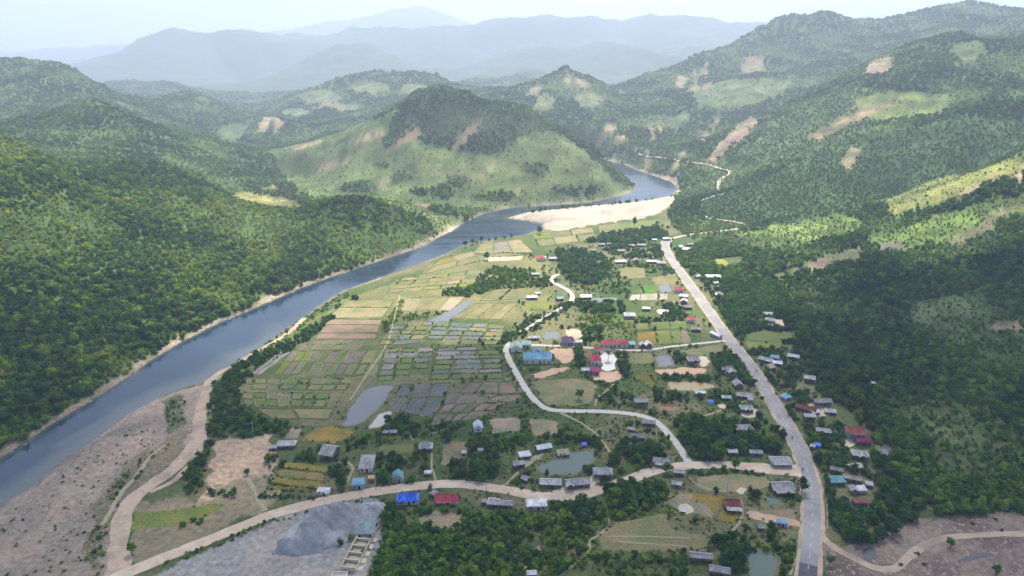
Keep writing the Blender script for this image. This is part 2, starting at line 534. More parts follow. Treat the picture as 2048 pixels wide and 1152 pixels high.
SLOPES = [
    (100, 700, 420), (50, 560, 500), (0, 450, 560), (-200, 480, 520), (200, 600, 505), (200, 450, 620), (400, 560, 572), (400, 470, 680),
    (600, 500, 675), (300, 400, 720), (-200, 700, 400), (120, 780, 372),
    (1000, 330, 1080), (1100, 300, 1100), (900, 300, 1120), (800, 340, 1090), (700, 340, 1120), (1180, 360, 1040), (1225, 372, 1030),
    (900, 240, 1200), (1060, 260, 1170), (960, 380, 1000), (1100, 380, 990),
    (620, 380, 1040), (700, 392, 1005), (800, 402, 965), (560, 400, 975), (480, 400, 940), (880, 430, 890),
    (540, 250, 1700), (620, 250, 1800), (700, 215, 2000),
    (1150, 230, 1600), (1200, 280, 1400), (1160, 258, 1500), (1240, 318, 1310),
    (1300, 250, 1600), (1250, 220, 1750), (1200, 195, 1980), (1400, 200, 1760), (1450, 150, 2000), (1600, 110, 2100), (1500, 180, 1760),
    (1350, 300, 1300), (1300, 320, 1260), (1420, 335, 1180), (1750, 70, 2250),
    (1900, 300, 960), (1700, 250, 1150), (1600, 320, 1050), (1500, 370, 1000), (1450, 425, 895), (1560, 400, 900), (1700, 340, 950),
    (1800, 200, 1200), (2000, 200, 1100), (1400, 352, 1140), (1380, 380, 1040), (2000, 120, 1300), (1850, 330, 930),
    (1600, 480, 720), (1750, 520, 650), (1850, 490, 670), (2048, 440, 680), (1950, 560, 550), (2048, 560, 540), (2048, 700, 420),
    (1850, 650, 489), (1900, 800, 362), (2048, 850, 338), (2300, 700, 410), (2300, 500, 560), (1700, 700, 446), (1560, 560, 605),
]
ctrl = []
for pts, drop in RIDGES:
    for p in pts:
        c = at(*p)
        ctrl.append(c)
    for p in pts[::2]:
        x, y, z = at(*p)
        k = 1.17
        ctrl.append((x * k, y * k, max(6.0, z * drop)))
for p in SLOPES:
    ctrl.append(at(*p))
for yy, zz in ((600, 70), (900, 110), (1300, 150), (1900, 220), (2500, 230)):
    ctrl.append((-1.45 * yy, yy, zz)); ctrl.append((1.45 * yy, yy, zz))
for u in np.linspace(-1.45, 1.45, 11):
    for yy, zz in ((3600, 65), (7200, 160), (13000, 150), (2750, 55)):
        ctrl.append((u * yy, yy, zz))
for u in (-1.45, -1.05, 1.05, 1.45):
    for yy, zz in ((120, 0), (200, 4), (300, 8), (400, 40)):
        ctrl.append((u * yy, yy, zz if u < 0 else zz * 0.4))

RIVER_L = [(-500, 1100), (-200, 1020), (0, 918), (60, 880), (100, 850), (140, 828), (200, 790), (262, 752), (300, 722), (370, 680), (440, 645),
           (520, 612), (600, 577), (660, 555), (720, 535), (800, 508), (850, 492), (870, 478), (905, 462), (930, 444), (970, 427), (1030, 414),
           (1100, 411), (1180, 405), (1250, 391), (1275, 377), (1262, 359), (1243, 343), (1225, 331), (1180, 322), (1100, 318)]
RIVER_R = [(1100, 310), (1180, 314), (1245, 328), (1275, 341), (1305, 351), (1340, 363), (1356, 378), (1340, 392), (1290, 402), (1200, 411),
           (1130, 417), (1050, 426), (1010, 437), (1050, 441), (1087, 447), (1080, 457), (1050, 470), (990, 478), (930, 489), (880, 513),
           (820, 533), (760, 555), (690, 580), (640, 610), (600, 640), (560, 665), (530, 690), (480, 715), (440, 745), (400, 765), (330, 788),
           (260, 825), (200, 870), (130, 915), (60, 975), (0, 1010), (-200, 1130), (-500, 1290)]
WZ = -4.0
riv = poly_plane(RIVER_L + RIVER_R, WZ)
for p in poly_plane(RIVER_L[1:26:2], WZ):
    k = 1.012
    ctrl.append((p[0] * k - 6, p[1] * k + 4, 2.0))
PLAIN_FOOT = [(1350, 398), (1335, 425), (1345, 455), (1420, 500), (1500, 580), (1570, 690), (1660, 800), (1770, 890), (1860, 980), (2100, 1000), (2600, 1040)]
plain_r = [p for p in RIVER_R if True][7:]
plain = np.concatenate([poly_plane(plain_r, 0), np.array([[-420, 60.], [420, 60.]]), poly_plane(PLAIN_FOOT[::-1], 0)])
for p in poly_plane(PLAIN_FOOT, 0):
    ctrl.append((p[0], p[1], 0.5))
for p in [(700, 600), (900, 700), (1200, 600), (500, 900), (900, 900), (1400, 900), (300, 1050), (1200, 1100), (1100, 480), (1250, 440), (1700, 1100), (1900, 1100), (800, 1100)]:
    x, y = on_plane(*p)
    ctrl.append((float(x), float(y), 0.0))
ctrl = np.array(ctrl)

def warp(x, y):
    return x / y, np.log(y)

cu, cl = warp(ctrl[:, 0], ctrl[:, 1])
keep = [0]
for i in range(1, len(ctrl)):
    if np.min((cu[keep] - cu[i]) ** 2 + (cl[keep] - cl[i]) ** 2) > 1e-4:
        keep.append(i)
ctrl = ctrl[keep]; cu = cu[keep]; cl = cl[keep]
n = len(ctrl)
D = np.hypot(cu[:, None] - cu[None], cl[:, None] - cl[None])
P = np.stack([np.ones(n), cu, cl], 1)
A = np.zeros((n + 3, n + 3))
A[:n, :n] = -D - np.eye(n) * 0.004
A[:n, n:] = P; A[n:, :n] = P.T
sol = np.linalg.solve(A, np.concatenate([ctrl[:, 2], np.zeros(3)]))

def rbf(x, y):
    u, l = warp(x, y)
    r = sol[n] + sol[n + 1] * u + sol[n + 2] * l
    for i in range(n):
        r = r - sol[i] * np.sqrt((u - cu[i]) ** 2 + (l - cl[i]) ** 2)
    return r

Z = rbf(GX, GY)
hill = np.clip(Z, 0, None)
rel = smooth(4, 60, hill)
wx = GX + 40 * fbm(GX, GY, 260, 3); wy = GY + 40 * fbm(GX + 900, GY, 260, 3)
Z = Z + rel * (0.13 * np.minimum(hill, 130) + 3) * (ridged(wx, wy, 210, 4) - 0.25) * 0.75
far = smooth(2600, 4200, GY)
Z = Z + far * smooth(20, 200, hill) * 120 * (ridged(GX + 90 * fbm(GX, GY, 900, 3), GY, 1150, 5) - 0.42)
Z = Z + rel * 1.6 * fbm(GX, GY, 34, 3)
pin = in_poly(GX, GY, plain)
pd = seg_dist(GX, GY, plain, True)
pm = np.where(pin, 1.0, 1 - smooth(0, 38, pd))
Z = np.where(pin, 0.0, np.maximum(Z, 0.15) * (1 - pm) + 0.0)
rin = in_poly(GX, GY, riv)
rd = seg_dist(GX, GY, riv, True)
rprof = WZ + 0.25 + 0.16 * rd + 0.012 * rd * rd + 0.5 * fbm(GX, GY, 14, 3)
Z = np.where(rin, WZ - 0.6 - np.minimum(rd * 0.25, 4), np.minimum(Z, rprof))
Z = np.maximum(Z, WZ - 5)

def height(x, y):
    x = np.asarray(x, float); y = np.asarray(y, float)
    r = np.clip(np.log(np.maximum(y, Y0) / Y0) / LG * (NR - 1), 0, NR - 1.001)
    c = np.clip((x / np.maximum(y, Y0) + UM) / (2 * UM) * (NC - 1), 0, NC - 1.001)
    i = r.astype(int); j = c.astype(int); fr = r - i; fc = c - j
    return (Z[i, j] * (1 - fr) * (1 - fc) + Z[i + 1, j] * fr * (1 - fc) + Z[i, j + 1] * (1 - fr) * fc + Z[i + 1, j + 1] * fr * fc)

_ts = np.exp(np.linspace(math.log(150), math.log(9000), 2600))

def hit(px, py):
    """first point of the ground on the sight line of a photo pixel"""
    u, a, b = ray(px, py)
    xs, ys, zs = u * _ts, a * _ts, H + b * _ts
    below = zs < height(xs, ys)
    k = int(np.argmax(below)) if below.any() else len(_ts) - 1
    lo, hi = _ts[max(0, k - 1)], _ts[k]
    for _ in range(12):
        m = (lo + hi) / 2
        if H + b * m < float(height(u * m, a * m)): hi = m
        else: lo = m
    return float(u * hi), float(a * hi), float(height(u * hi, a * hi))

# ------------------------------------------------------------------ land cover, measured on the photograph and stored on the ground itself
FPX, FPY = project(GX, GY, Z)
jit = np.clip(900.0 / GY, 0.35, 3.0)
JX = FPX + 9 * jit * fbm(GX, GY, 26, 3) + 5 * fbm(GX + 55, GY, 120, 2)
JY = FPY + 5 * jit * fbm(GX + 500, GY + 90, 26, 3)
cls = np.zeros(GX.shape, int)          # 0 forest, 1 grass, 2 bare, 3 plantation, 4 scrub, 5 open ground of the plain
cov = np.zeros(GX.shape + (3,))
cov[:] = (0.062, 0.105, 0.028)
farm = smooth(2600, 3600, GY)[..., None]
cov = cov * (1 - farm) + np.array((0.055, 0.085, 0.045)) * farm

def paint(poly, color, c, y0=0, y1=1e9, soft=False):
    k = in_poly(JX, JY, poly) & (GY > y0) & (GY < y1)
    cov[k] = color
    if c is not None:
        cls[k] = c
    return k

GRASS = (0.098, 0.132, 0.045); GRASS2 = (0.140, 0.180, 0.055); BARE = (0.225, 0.17, 0.108); BURN = (0.175, 0.125, 0.108)
SAND = (0.33, 0.265, 0.205); SLIDE = (0.275, 0.205, 0.13); PLANT = (0.050, 0.090, 0.030); YEL = (0.26, 0.24, 0.085)
# centre hill: grassed front, wooded crown
paint([(540, 300), (620, 270), (700, 250), (760, 235), (800, 215), (880, 175), (960, 200), (1080, 232), (1180, 290), (1262, 350), (1285, 385), (1180, 408),
       (1030, 418), (940, 440), (860, 440), (780, 410), (700, 400), (600, 390), (560, 340)], GRASS, 1, 930, 1420)
paint([(785, 235), (830, 186), (880, 172), (960, 198), (1080, 228), (1180, 284), (1225, 318), (1262, 352), (1278, 372), (1255, 372), (1215, 348), (1165, 300),
       (1125, 270), (1070, 262), (1035, 275), (1005, 300), (965, 312), (930, 300), (905, 300), (870, 290), (840, 282), (815, 282), (760, 292), (775, 262)],
      (0.040, 0.062, 0.024), 0, 1000, 1500)
for e in [(885, 385, 24, 16), (915, 362, 22, 12), (800, 355, 26, 10), (1075, 338, 26, 12), (720, 380, 40, 16), (1150, 380, 50, 10), (840, 385, 20, 8), (1000, 395, 60, 8), (760, 330, 20, 6)]:
    k = (((JX - e[0]) / e[2]) ** 2 + ((JY - e[1]) / e[3]) ** 2 < 1) & (GY > 900) & (GY < 1400)
    cls[k] = 0; cov[k] = (0.040, 0.062, 0.024)
for poly, colr in [([(772, 306), (790, 282), (830, 255), (848, 256), (838, 272), (800, 296)], BARE), ([(898, 300), (930, 258), (960, 238), (964, 248), (945, 272), (915, 298)], BURN),
                   ([(622, 344), (640, 328), (692, 312), (700, 320), (660, 340)], BARE), ([(575, 305), (598, 280), (632, 262), (652, 268), (640, 284), (600, 300)], (0.27, 0.215, 0.13)),
                   ([(700, 285), (740, 262), (772, 258), (750, 278), (715, 292)], (0.27, 0.215, 0.13)), ([(1030, 375), (1045, 372), (1050, 398), (1036, 398)], SLIDE),
                   ([(940, 365), (985, 320), (1000, 320), (965, 368)], (0.21, 0.20, 0.085)), ([(860, 338), (878, 332), (885, 346), (868, 350)], SLIDE),
                   ([(758, 360), (775, 356), (778, 372), (760, 374)], SLIDE), ([(890, 345), (928, 338), (920, 350), (892, 352)], BARE)]:
    paint(poly, colr, 2, 900, 1500)
# left valley and hills
paint([(455, 382), (520, 388), (600, 402), (598, 425), (560, 432), (500, 420), (470, 400)], YEL, 2, 860, 1100)
paint([(440, 375), (470, 398), (560, 430), (520, 425), (470, 408)], GRASS2, 1, 850, 1100)
paint([(512, 245), (530, 234), (560, 236), (574, 250), (552, 266), (522, 264)], SLIDE, 2, 1400, 2600)
paint([(430, 262), (470, 245), (500, 252), (480, 285), (440, 285)], GRASS, 1, 1500, 2500)
paint([(780, 412), (830, 404), (870, 410), (850, 420), (800, 420)], BARE, 2, 850, 1100)
paint([(520, 375), (555, 370), (550, 382), (522, 382)], YEL, 2, 900, 1200)
paint([(600, 375), (700, 385), (790, 400), (900, 430), (940, 445), (880, 470), (860, 440), (760, 408), (680, 402), (620, 400)], (0.135, 0.165, 0.060), 4, 780, 1150)
# low range behind the centre hill, far hamlets and cleared slopes
for e in [(640, 195, 45, 14), (740, 175, 40, 12), (690, 215, 30, 8), (830, 180, 30, 10), (590, 225, 30, 8), (1180, 200, 30, 14), (1090, 205, 20, 18)]:
    k = (((JX - e[0]) / e[2]) ** 2 + ((JY - e[1]) / e[3]) ** 2 < 1) & (GY > 1400) & (GY < 2800)
    cls[k] = 1; cov[k] = (0.15, 0.17, 0.075)
for poly in [[(1128, 160), (1140, 150), (1165, 160), (1180, 172), (1150, 178)], [(1050, 190), (1062, 180), (1082, 165), (1090, 170), (1070, 195)], [(620, 215), (680, 205), (682, 212), (625, 222)]]:
    paint(poly, (0.32, 0.25, 0.16), 2, 1400, 2800)
# right hills
paint([(1480, 305), (1560, 235), (1640, 200), (1720, 175), (1800, 180), (1850, 200), (1780, 240), (1680, 290), (1600, 320), (1520, 330)], (0.070, 0.115, 0.040), 3, 900, 1500)
paint([(1700, 200), (1790, 180), (1900, 190), (1890, 230), (1800, 235), (1740, 240)], GRASS2, 1, 900, 1500)
paint([(1900, 90), (1960, 78), (1980, 100), (1940, 130), (1905, 110)], GRASS, 1, 1100, 1700)
paint([(1380, 180), (1460, 160), (1590, 158), (1570, 190), (1480, 215), (1400, 215)], (0.12, 0.155, 0.06), 1, 1500, 2300)
paint([(1320, 250), (1370, 222), (1385, 240), (1350, 262)], GRASS, 1, 1300, 2000)
paint([(1480, 145), (1490, 112), (1530, 110), (1526, 140), (1500, 150)], BARE, 2, 1600, 2600)
paint([(1728, 150), (1740, 120), (1782, 114), (1786, 134), (1765, 148)], (0.33, 0.235, 0.185), 2, 1200, 1900)
for poly in [[(1348, 172), (1358, 150), (1372, 155), (1366, 180)], [(1376, 188), (1390, 138), (1396, 140), (1390, 190)], [(1398, 150), (1412, 125), (1420, 124), (1412, 152)],
             [(1400, 178), (1425, 158), (1428, 166), (1408, 184)], [(1186, 290), (1208, 252), (1236, 250), (1222, 272), (1200, 292)],
             [(1226, 296), (1232, 275), (1250, 270), (1252, 290)], [(1296, 282), (1300, 245), (1308, 245), (1306, 284)], [(1314, 262), (1318, 240), (1324, 262), (1324, 272)],
             [(1285, 338), (1296, 300), (1304, 300), (1300, 338)], [(1340, 345), (1362, 300), (1372, 302), (1352, 348)], [(1420, 255), (1430, 235), (1438, 232), (1432, 255)],
             [(1395, 282), (1420, 250), (1424, 256), (1404, 285)], [(1700, 218), (1712, 200), (1718, 202), (1710, 220)]]:
    paint(poly, SLIDE, 2, 1000, 2600)
paint([(1408, 318), (1450, 275), (1495, 235), (1522, 238), (1500, 262), (1455, 300), (1425, 325)], (0.31, 0.205, 0.155), 2, 1000, 1700)
paint([(1618, 275), (1680, 235), (1775, 200), (1782, 208), (1700, 250), (1640, 282)], (0.27, 0.195, 0.125), 2, 900, 1500)
paint([(1400, 400), (1500, 370), (1640, 300), (1760, 280), (1900, 230), (2048, 240), (2200, 200), (2200, 290), (2048, 308), (1950, 350), (1870, 385), (1760, 405), (1690, 440), (1560, 450), (1450, 440), (1400, 425)],
      PLANT, 3, 740, 1300)
paint([(1680, 330), (1700, 290), (1715, 300), (1700, 340)], (0.30, 0.24, 0.15), 2, 800, 1200)
paint([(1760, 405), (1850, 365), (1950, 340), (2048, 305), (2200, 260), (2200, 330), (2048, 345), (1960, 370), (1880, 410), (1800, 435), (1775, 425)], (0.20, 0.215, 0.065), 1, 640, 900)
paint([(1450, 482), (1550, 450), (1680, 425), (1735, 448), (1700, 470), (1600, 490), (1500, 500)], (0.155, 0.205, 0.055), 4, 640, 950)
paint([(1720, 478), (1800, 455), (1900, 420), (2000, 395), (2048, 385), (2200, 370), (2200, 430), (2048, 430), (1960, 455), (1880, 490), (1800, 500), (1745, 495)], (0.145, 0.205, 0.050), 4, 560, 850)
paint([(1525, 560), (1560, 545), (1650, 512), (1720, 494), (1722, 520), (1650, 540), (1570, 560), (1530, 566)], (0.235, 0.165, 0.145), 2, 560, 800)
paint([(1745, 505), (1760, 488), (1795, 480), (1800, 492), (1780, 500)], (0.22, 0.16, 0.15), 2, 560, 800)
paint([(1895, 480), (1960, 448), (2030, 400), (2036, 410), (1970, 460), (1905, 490)], (0.23, 0.175, 0.12), 2, 560, 850)
paint([(1812, 605), (1850, 602), (1900, 590), (1970, 588), (1985, 615), (1965, 650), (1900, 658), (1840, 660)], (0.115, 0.150, 0.065), 4, 400, 650)
paint([(1980, 640), (2048, 645), (2048, 660), (1990, 662)], (0.25, 0.19, 0.14), 2, 350, 600)
for poly in [[(2030, 360), (2046, 330), (2060, 330), (2040, 380)], [(1910, 390), (2000, 345), (2005, 350), (1920, 396)]]:
    paint(poly, (0.36, 0.27, 0.19), 2, 600, 900)
# the plain
PLAINC = (0.105, 0.130, 0.050)
cov[pin] = PLAINC
gn = fbm(GX, GY, 60, 4)
k = pin & (gn > 0.12); cov[k] = (0.165, 0.160, 0.080)
k = pin & (gn < -0.25); cov[k] = (0.075, 0.115, 0.036)
cls[pin | (pd < 10)] = 5
foot = (~pin) & (pd < 60) & (GX > 60) & (GY < 760)
cov[foot] = (0.080, 0.105, 0.042)
# banks, sandbar, gravel
nb = fbm(GX, GY, 25, 3)
bk = (~rin) & (rd < 4.5 + 5 * nb) & (GY < 1700)
cov[bk] = SAND
cov[bk & (nb < -0.1)] = (0.23, 0.185, 0.145)
cls[bk] = 5
cov[rin] = (0.16, 0.135, 0.10)
cls[rin] = 5
SANDBAR = [(1005, 437), (1050, 424), (1130, 415), (1200, 409), (1290, 400), (1352, 388), (1352, 404), (1320, 425), (1270, 440), (1200, 446), (1150, 456), (1100, 462), (1085, 455), (1090, 446), (1050, 442)]
k = paint(SANDBAR, (0.47, 0.385, 0.31), 5)
cov[k & (gn < -0.1)] = (0.40, 0.33, 0.265)
paint([(1225, 328), (1250, 332), (1300, 348), (1360, 352), (1362, 375), (1345, 365), (1300, 354), (1250, 342)], SAND, 5, 1000, 1500)
paint([(860, 482), (900, 455), (945, 448), (948, 456), (915, 466), (880, 482)], SAND, 5)
paint([(800, 505), (850, 485), (856, 494), (810, 510)], (0.36, 0.30, 0.25), 5)
GRAVEL = [(-300, 1200), (-300, 1140), (0, 1008), (60, 972), (130, 913), (200, 868), (260, 823), (330, 786), (400, 763), (442, 742), (420, 790), (405, 840), (400, 880), (350, 930), (295, 975), (250, 1015), (232, 1070), (225, 1160), (200, 1300), (-400, 1300)]
k = paint(GRAVEL, (0.315, 0.250, 0.198), 5)
cov[k & (gn > 0.15)] = (0.365, 0.295, 0.232)
cov[k & (gn < -0.22)] = (0.25, 0.205, 0.170)
STREAM = [(1640, 1085), (1700, 1100), (1760, 1075), (1810, 1050), (1880, 1035), (1960, 1030), (2100, 1036), (2500, 1050), (2500, 1400), (1650, 1400), (1645, 1150)]
k = paint(STREAM, (0.262, 0.190, 0.152), 5, 0, 400)
cov[k & (gn > 0.05)] = (0.325, 0.240, 0.190)
cov[k & (gn < -0.2)] = (0.205, 0.145, 0.118)
# belts beside the track, orange ground, lit stubble between the plots
paint([(330, 805), (375, 790), (372, 835), (335, 870), (320, 850)], (0.10, 0.13, 0.05), 5)
paint([(230, 930), (330, 880), (390, 850), (380, 900), (300, 960), (240, 1010), (205, 1060), (180, 1140), (160, 1140), (190, 1050)], (0.20, 0.17, 0.10), 5)
paint([(400, 1000), (415, 920), (450, 878), (548, 868), (552, 900), (540, 960), (520, 985), (470, 1000)], (0.50, 0.355, 0.25), 5)
paint([(420, 960), (540, 950), (560, 1000), (520, 1040), (440, 1010)], (0.28, 0.235, 0.15), 5)
paint([(260, 1000), (480, 1000), (560, 1010), (420, 1075), (300, 1115), (262, 1120)], (0.27, 0.22, 0.14), 5)
paint([(480, 700), (540, 700), (640, 640), (720, 600), (700, 590), (600, 650)], (0.12, 0.15, 0.05), 5)
YARD = [(310, 1160), (400, 1110), (500, 1065), (560, 1035), (640, 1003), (700, 995), (778, 998), (775, 1040), (755, 1100), (730, 1160), (700, 1300), (200, 1300)]
k = paint(YARD, (0.29, 0.285, 0.28), 5)
cov[k & (gn > 0.18)] = (0.32, 0.29, 0.265)
paint([(650, 620), (720, 585), (820, 555), (900, 520), (1000, 500), (1100, 520), (1100, 600), (1000, 640), (850, 625), (700, 640)], (0.185, 0.185, 0.080), 5)

# wear of its own: gullied, patchy slopes and soft edges between covers
off = ~(pin | rin)
for _ in range(2):
    cb = cov.copy()
    cb[1:-1, 1:-1] = (cov[1:-1, 1:-1] * 2 + cov[:-2, 1:-1] + cov[2:, 1:-1] + cov[1:-1, :-2] + cov[1:-1, 2:]) / 6
    cov[off] = cb[off]
wv = 1 + .55 * fbm(GX, GY, 45, 4) + .35 * fbm(GX * 2.2, GY * .7, 30, 3)
gv = fbm(GX + 700, GY, 70, 4)
off2 = off & (GY < 2600)
str_ = fbm(GX * 2.6, GY * .45, 26, 3)
k = off2 & (cls == 2) & (str_ > .05)
cov[k] = cov[k] * .5 + np.array((.075, .115, .04)) * .5
cov[off2] = cov[off2] * np.clip(wv, .45, 1.7)[off2][:, None]
k = off2 & (gv > .22) & np.isin(cls, (1, 2, 3, 4))
cov[k] = cov[k] * .45 + np.array((.055, .095, .030)) * .55
me = bpy.data.meshes.new('terrain')
nv = NR * NC
co = np.stack([GX, GY, Z], -1).reshape(-1, 3).astype(np.float32)
ii = (np.arange(NR - 1)[:, None] * NC + np.arange(NC - 1)[None]).ravel()
quads = np.stack([ii, ii + 1, ii + NC + 1, ii + NC], 1).astype(np.int32)
me.vertices.add(nv); me.vertices.foreach_set('co', co.ravel())
me.loops.add(quads.size); me.loops.foreach_set('vertex_index', quads.ravel())
me.polygons.add(len(quads))
me.polygons.foreach_set('loop_start', np.arange(0, quads.size, 4, dtype=np.int32))
me.polygons.foreach_set('use_smooth', np.ones(len(quads), bool))
me.update(calc_edges=True)
ca = me.color_attributes.new('cover', 'FLOAT_COLOR', 'POINT')
ca.data.foreach_set('color', np.concatenate([cov.reshape(-1, 3), np.ones((nv, 1))], 1).astype(np.float32).ravel())
me.materials.append(M['terrain'])
tag(obj('terrain', me), kind='structure')

# river surface: one sheet reaching a little under its banks
rr = riv.copy()
def flat_poly(name, pts2, z, mat, parent=None, color=None):
    bm = bmesh.new()
    vs_ = [bm.verts.new((float(x), float(y), z)) for x, y in pts2]
    f = bm.faces.new(vs_)
    f.normal_update()
    if f.normal.z < 0: f.normal_flip()
    bmesh.ops.triangulate(bm, faces=[f])
    m_ = bpy.data.meshes.new(name)
    bm.to_mesh(m_); bm.free()
    m_.materials.append(mat)
    o = obj(name, m_, parent)
    if color is not None: o.color = (*color, 1)
    return o
wet = rin | (rd < 7)
cell = wet[:-1, :-1] | wet[1:, :-1] | wet[:-1, 1:] | wet[1:, 1:]
ci, cj = np.nonzero(cell)
q = np.stack([ci * NC + cj, ci * NC + cj + 1, (ci + 1) * NC + cj + 1, (ci + 1) * NC + cj], 1)
used, inv = np.unique(q.ravel(), return_inverse=True)
wv_ = np.stack([GX.ravel()[used], GY.ravel()[used], np.full(len(used), WZ)], 1)
me = bpy.data.meshes.new('river_water')
me.vertices.add(len(used)); me.vertices.foreach_set('co', wv_.astype(np.float32).ravel())
me.loops.add(inv.size); me.loops.foreach_set('vertex_index', inv.astype(np.int32))
me.polygons.add(len(q)); me.polygons.foreach_set('loop_start', np.arange(0, inv.size, 4, dtype=np.int32))
me.polygons.foreach_set('use_smooth', np.ones(len(q), bool))
me.update(calc_edges=True)
dR = seg_dist(wv_[:, 0], wv_[:, 1], poly_plane(RIVER_R, WZ)); dL = seg_dist(wv_[:, 0], wv_[:, 1], poly_plane(RIVER_L, WZ))
sh_ = (1 - smooth(2, 20 + 9 * fbm(wv_[:, 0], wv_[:, 1], 40, 3), dR)) * (1 - smooth(420, 560, wv_[:, 1])) * .85
stk = seg_dist(wv_[:, 0], wv_[:, 1], poly_plane([(120, 890), (200, 845), (290, 795), (390, 765)], WZ))
sh_ = np.maximum(sh_, (1 - smooth(0, 6, stk)) * .7)
sh_ = np.maximum(sh_, (1 - smooth(0, 4, np.minimum(dR, dL))) * .6)
a_ = me.attributes.new('shoal', 'FLOAT', 'POINT'); a_.data.foreach_set('value', np.clip(sh_, 0, 1).astype(np.float32))
me.materials.append(M['river'])
tag(obj('river_water', me), kind='structure')

# ------------------------------------------------------------------ which ground is taken (nothing grows on it)
MX, MW, MH = 400, 2848, 1500
TAKEN = np.zeros((MH, MW), bool)

def take(poly):
    p = np.asarray(poly, float)
    x0 = int(max(-MX, p[:, 0].min() - 1)); x1 = int(min(MW - MX - 1, p[:, 0].max() + 2))
    y0 = int(max(0, p[:, 1].min() - 1)); y1 = int(min(MH - 1, p[:, 1].max() + 2))
    if x1 <= x0 or y1 <= y0: return
    gx, gy = np.meshgrid(np.arange(x0, x1) + .5, np.arange(y0, y1) + .5)
    TAKEN[y0:y1, x0 + MX:x1 + MX] |= in_poly(gx, gy, p)

def taken(px, py):
    ix = np.clip(np.asarray(px).astype(int) + MX, 0, MW - 1)
    iy = np.clip(np.asarray(py).astype(int), 0, MH - 1)
    return TAKEN[iy, ix]

def take_world(pts2):
    p = np.asarray(pts2, float)
    px, py = project(p[:, 0], p[:, 1], height(p[:, 0], p[:, 1]))
    take(np.stack([px, py], 1))

# ------------------------------------------------------------------ roads, lanes, tracks, paths
def smooth_line(pts, step=3.0):
    p = np.asarray(pts, float)
    p = np.concatenate([[2 * p[0] - p[1]], p, [2 * p[-1] - p[-2]]])
    out = []
    for i in range(1, len(p) - 2):
        L = np.linalg.norm(p[i + 1] - p[i])
        k = max(2, int(L / step))
        t = np.linspace(0, 1, k, endpoint=False)[:, None]
        out.append(0.5 * (2 * p[i] + (p[i + 1] - p[i - 1]) * t + (2 * p[i - 1] - 5 * p[i] + 4 * p[i + 1] - p[i + 2]) * t ** 2
                          + (3 * p[i] - p[i - 1] - 3 * p[i + 1] + p[i + 2]) * t ** 3))
    out.append(p[-2:-1])
    return np.concatenate(out)

def ground_line(pxs):
    return np.array([hit(*p)[:2] for p in pxs])

def strip(name, line, width, mat, z0, ragged=0.0, offs=0.0, kind='structure', block=True, step=3.0, parent=None, wfun=None):
    c = smooth_line(line, step)
    t = np.gradient(c, axis=0)
    t /= np.linalg.norm(t, axis=1)[:, None] + 1e-9
    nrm = np.stack([t[:, 1], -t[:, 0]], 1)
    K = 7
    ws = np.linspace(-0.5, 0.5, K)
    W = np.full(len(c), width)
    if wfun is not None: W = W * wfun(np.linspace(0, 1, len(c)))
    if ragged:
        rl = 1 + ragged * fbm(c[:, 0], c[:, 1], 9, 3); rr_ = 1 + ragged * fbm(c[:, 0] + 300, c[:, 1], 9, 3)
    else:
        rl = rr_ = np.ones(len(c))
    P_ = np.zeros((len(c), K, 3))
    for j, w in enumerate(ws):
        s = np.where(w < 0, rl, rr_) * W * w + offs
        P_[:, j, :2] = c + nrm * s[:, None]
    zc = height(c[:, 0], c[:, 1])
    for j in range(K):
        P_[:, j, 2] = np.maximum(height(P_[:, j, 0], P_[:, j, 1]), zc) + z0
    v = P_.reshape(-1, 3)
    f = []
    for i in range(len(c) - 1):
        for j in range(K - 1):
            a = i * K + j
            f.append((a, a + 1, a + K + 1, a + K))
    me_ = new_mesh(name, v, f, [mat], True)
    o = obj(name, me_, parent)
    if parent is None: tag(o, kind=kind)
    if block:
        e1 = P_[:, 0, :2] * 1.0; e2 = P_[:, -1, :2] * 1.0
        take_world(np.concatenate([e1, e2[::-1]]))
    return o, c, nrm

ROAD_PX = [(1338, 478), (1330, 487), (1332, 499), (1345, 521), (1365, 549), (1395, 590), (1430, 640), (1460, 681), (1500, 731), (1535, 785), (1565, 836),
           (1595, 890), (1613, 935), (1622, 975), (1625, 1020), (1624, 1060), (1620, 1100), (1615, 1152), (1609, 1230)]
road_line = ground_line(ROAD_PX)
strip('road_shoulder', road_line, 10.2, M['track'], 0.10, 0.18)
road, RC, RN = strip('main_road', road_line, 7.0, M['asphalt'], 0.15)
kk = np.argmin(np.abs(project(RC[:, 0], RC[:, 1], 0)[1] - 1126))
strip('road_patch', RC[kk:][::4], 7.02, M['asphalt_new'], 0.156, block=False)
# lane dashes
dl = np.concatenate([[0], np.cumsum(np.linalg.norm(np.diff(RC, axis=0), axis=1))])
def road_at(s):
    return np.array([np.interp(s, dl, RC[:, 0]), np.interp(s, dl, RC[:, 1])]), np.array([np.interp(s, dl, RN[:, 0]), np.interp(s, dl, RN[:, 1])])
dash = None
s = dl[-1] - 4
nd_ = 0
while s > dl[-1] - 210:
    a, na = road_at(s); b, nb_ = road_at(s - 2.6)
    q = [a + na * .07, a - na * .07, b - nb_ * .07, b + nb_ * .07]
    o = obj('lane_dash', new_mesh('lane_dash', [(x, y, 0.165) for x, y in q], [(0, 1, 2, 3)], [M['white_paint']]), road)
    s -= 7.5
DIRT_PX = [(150, 1230), (215, 1165), (262, 1143), (330, 1115), (430, 1075), (540, 1031), (640, 1004), (740, 985), (840, 972), (920, 968), (1000, 978), (1080, 992), (1160, 990),
           (1240, 966), (1310, 941), (1370, 932), (1450, 930), (1530, 937), (1600, 942)]
dirt_line = ground_line(DIRT_PX)
strip('dirt_road', dirt_line, 6.6, M['dirt_road'], 0.12, 0.16, wfun=lambda t: np.where(t > 0.9, 1 + (t - 0.9) * 7, 1.0))
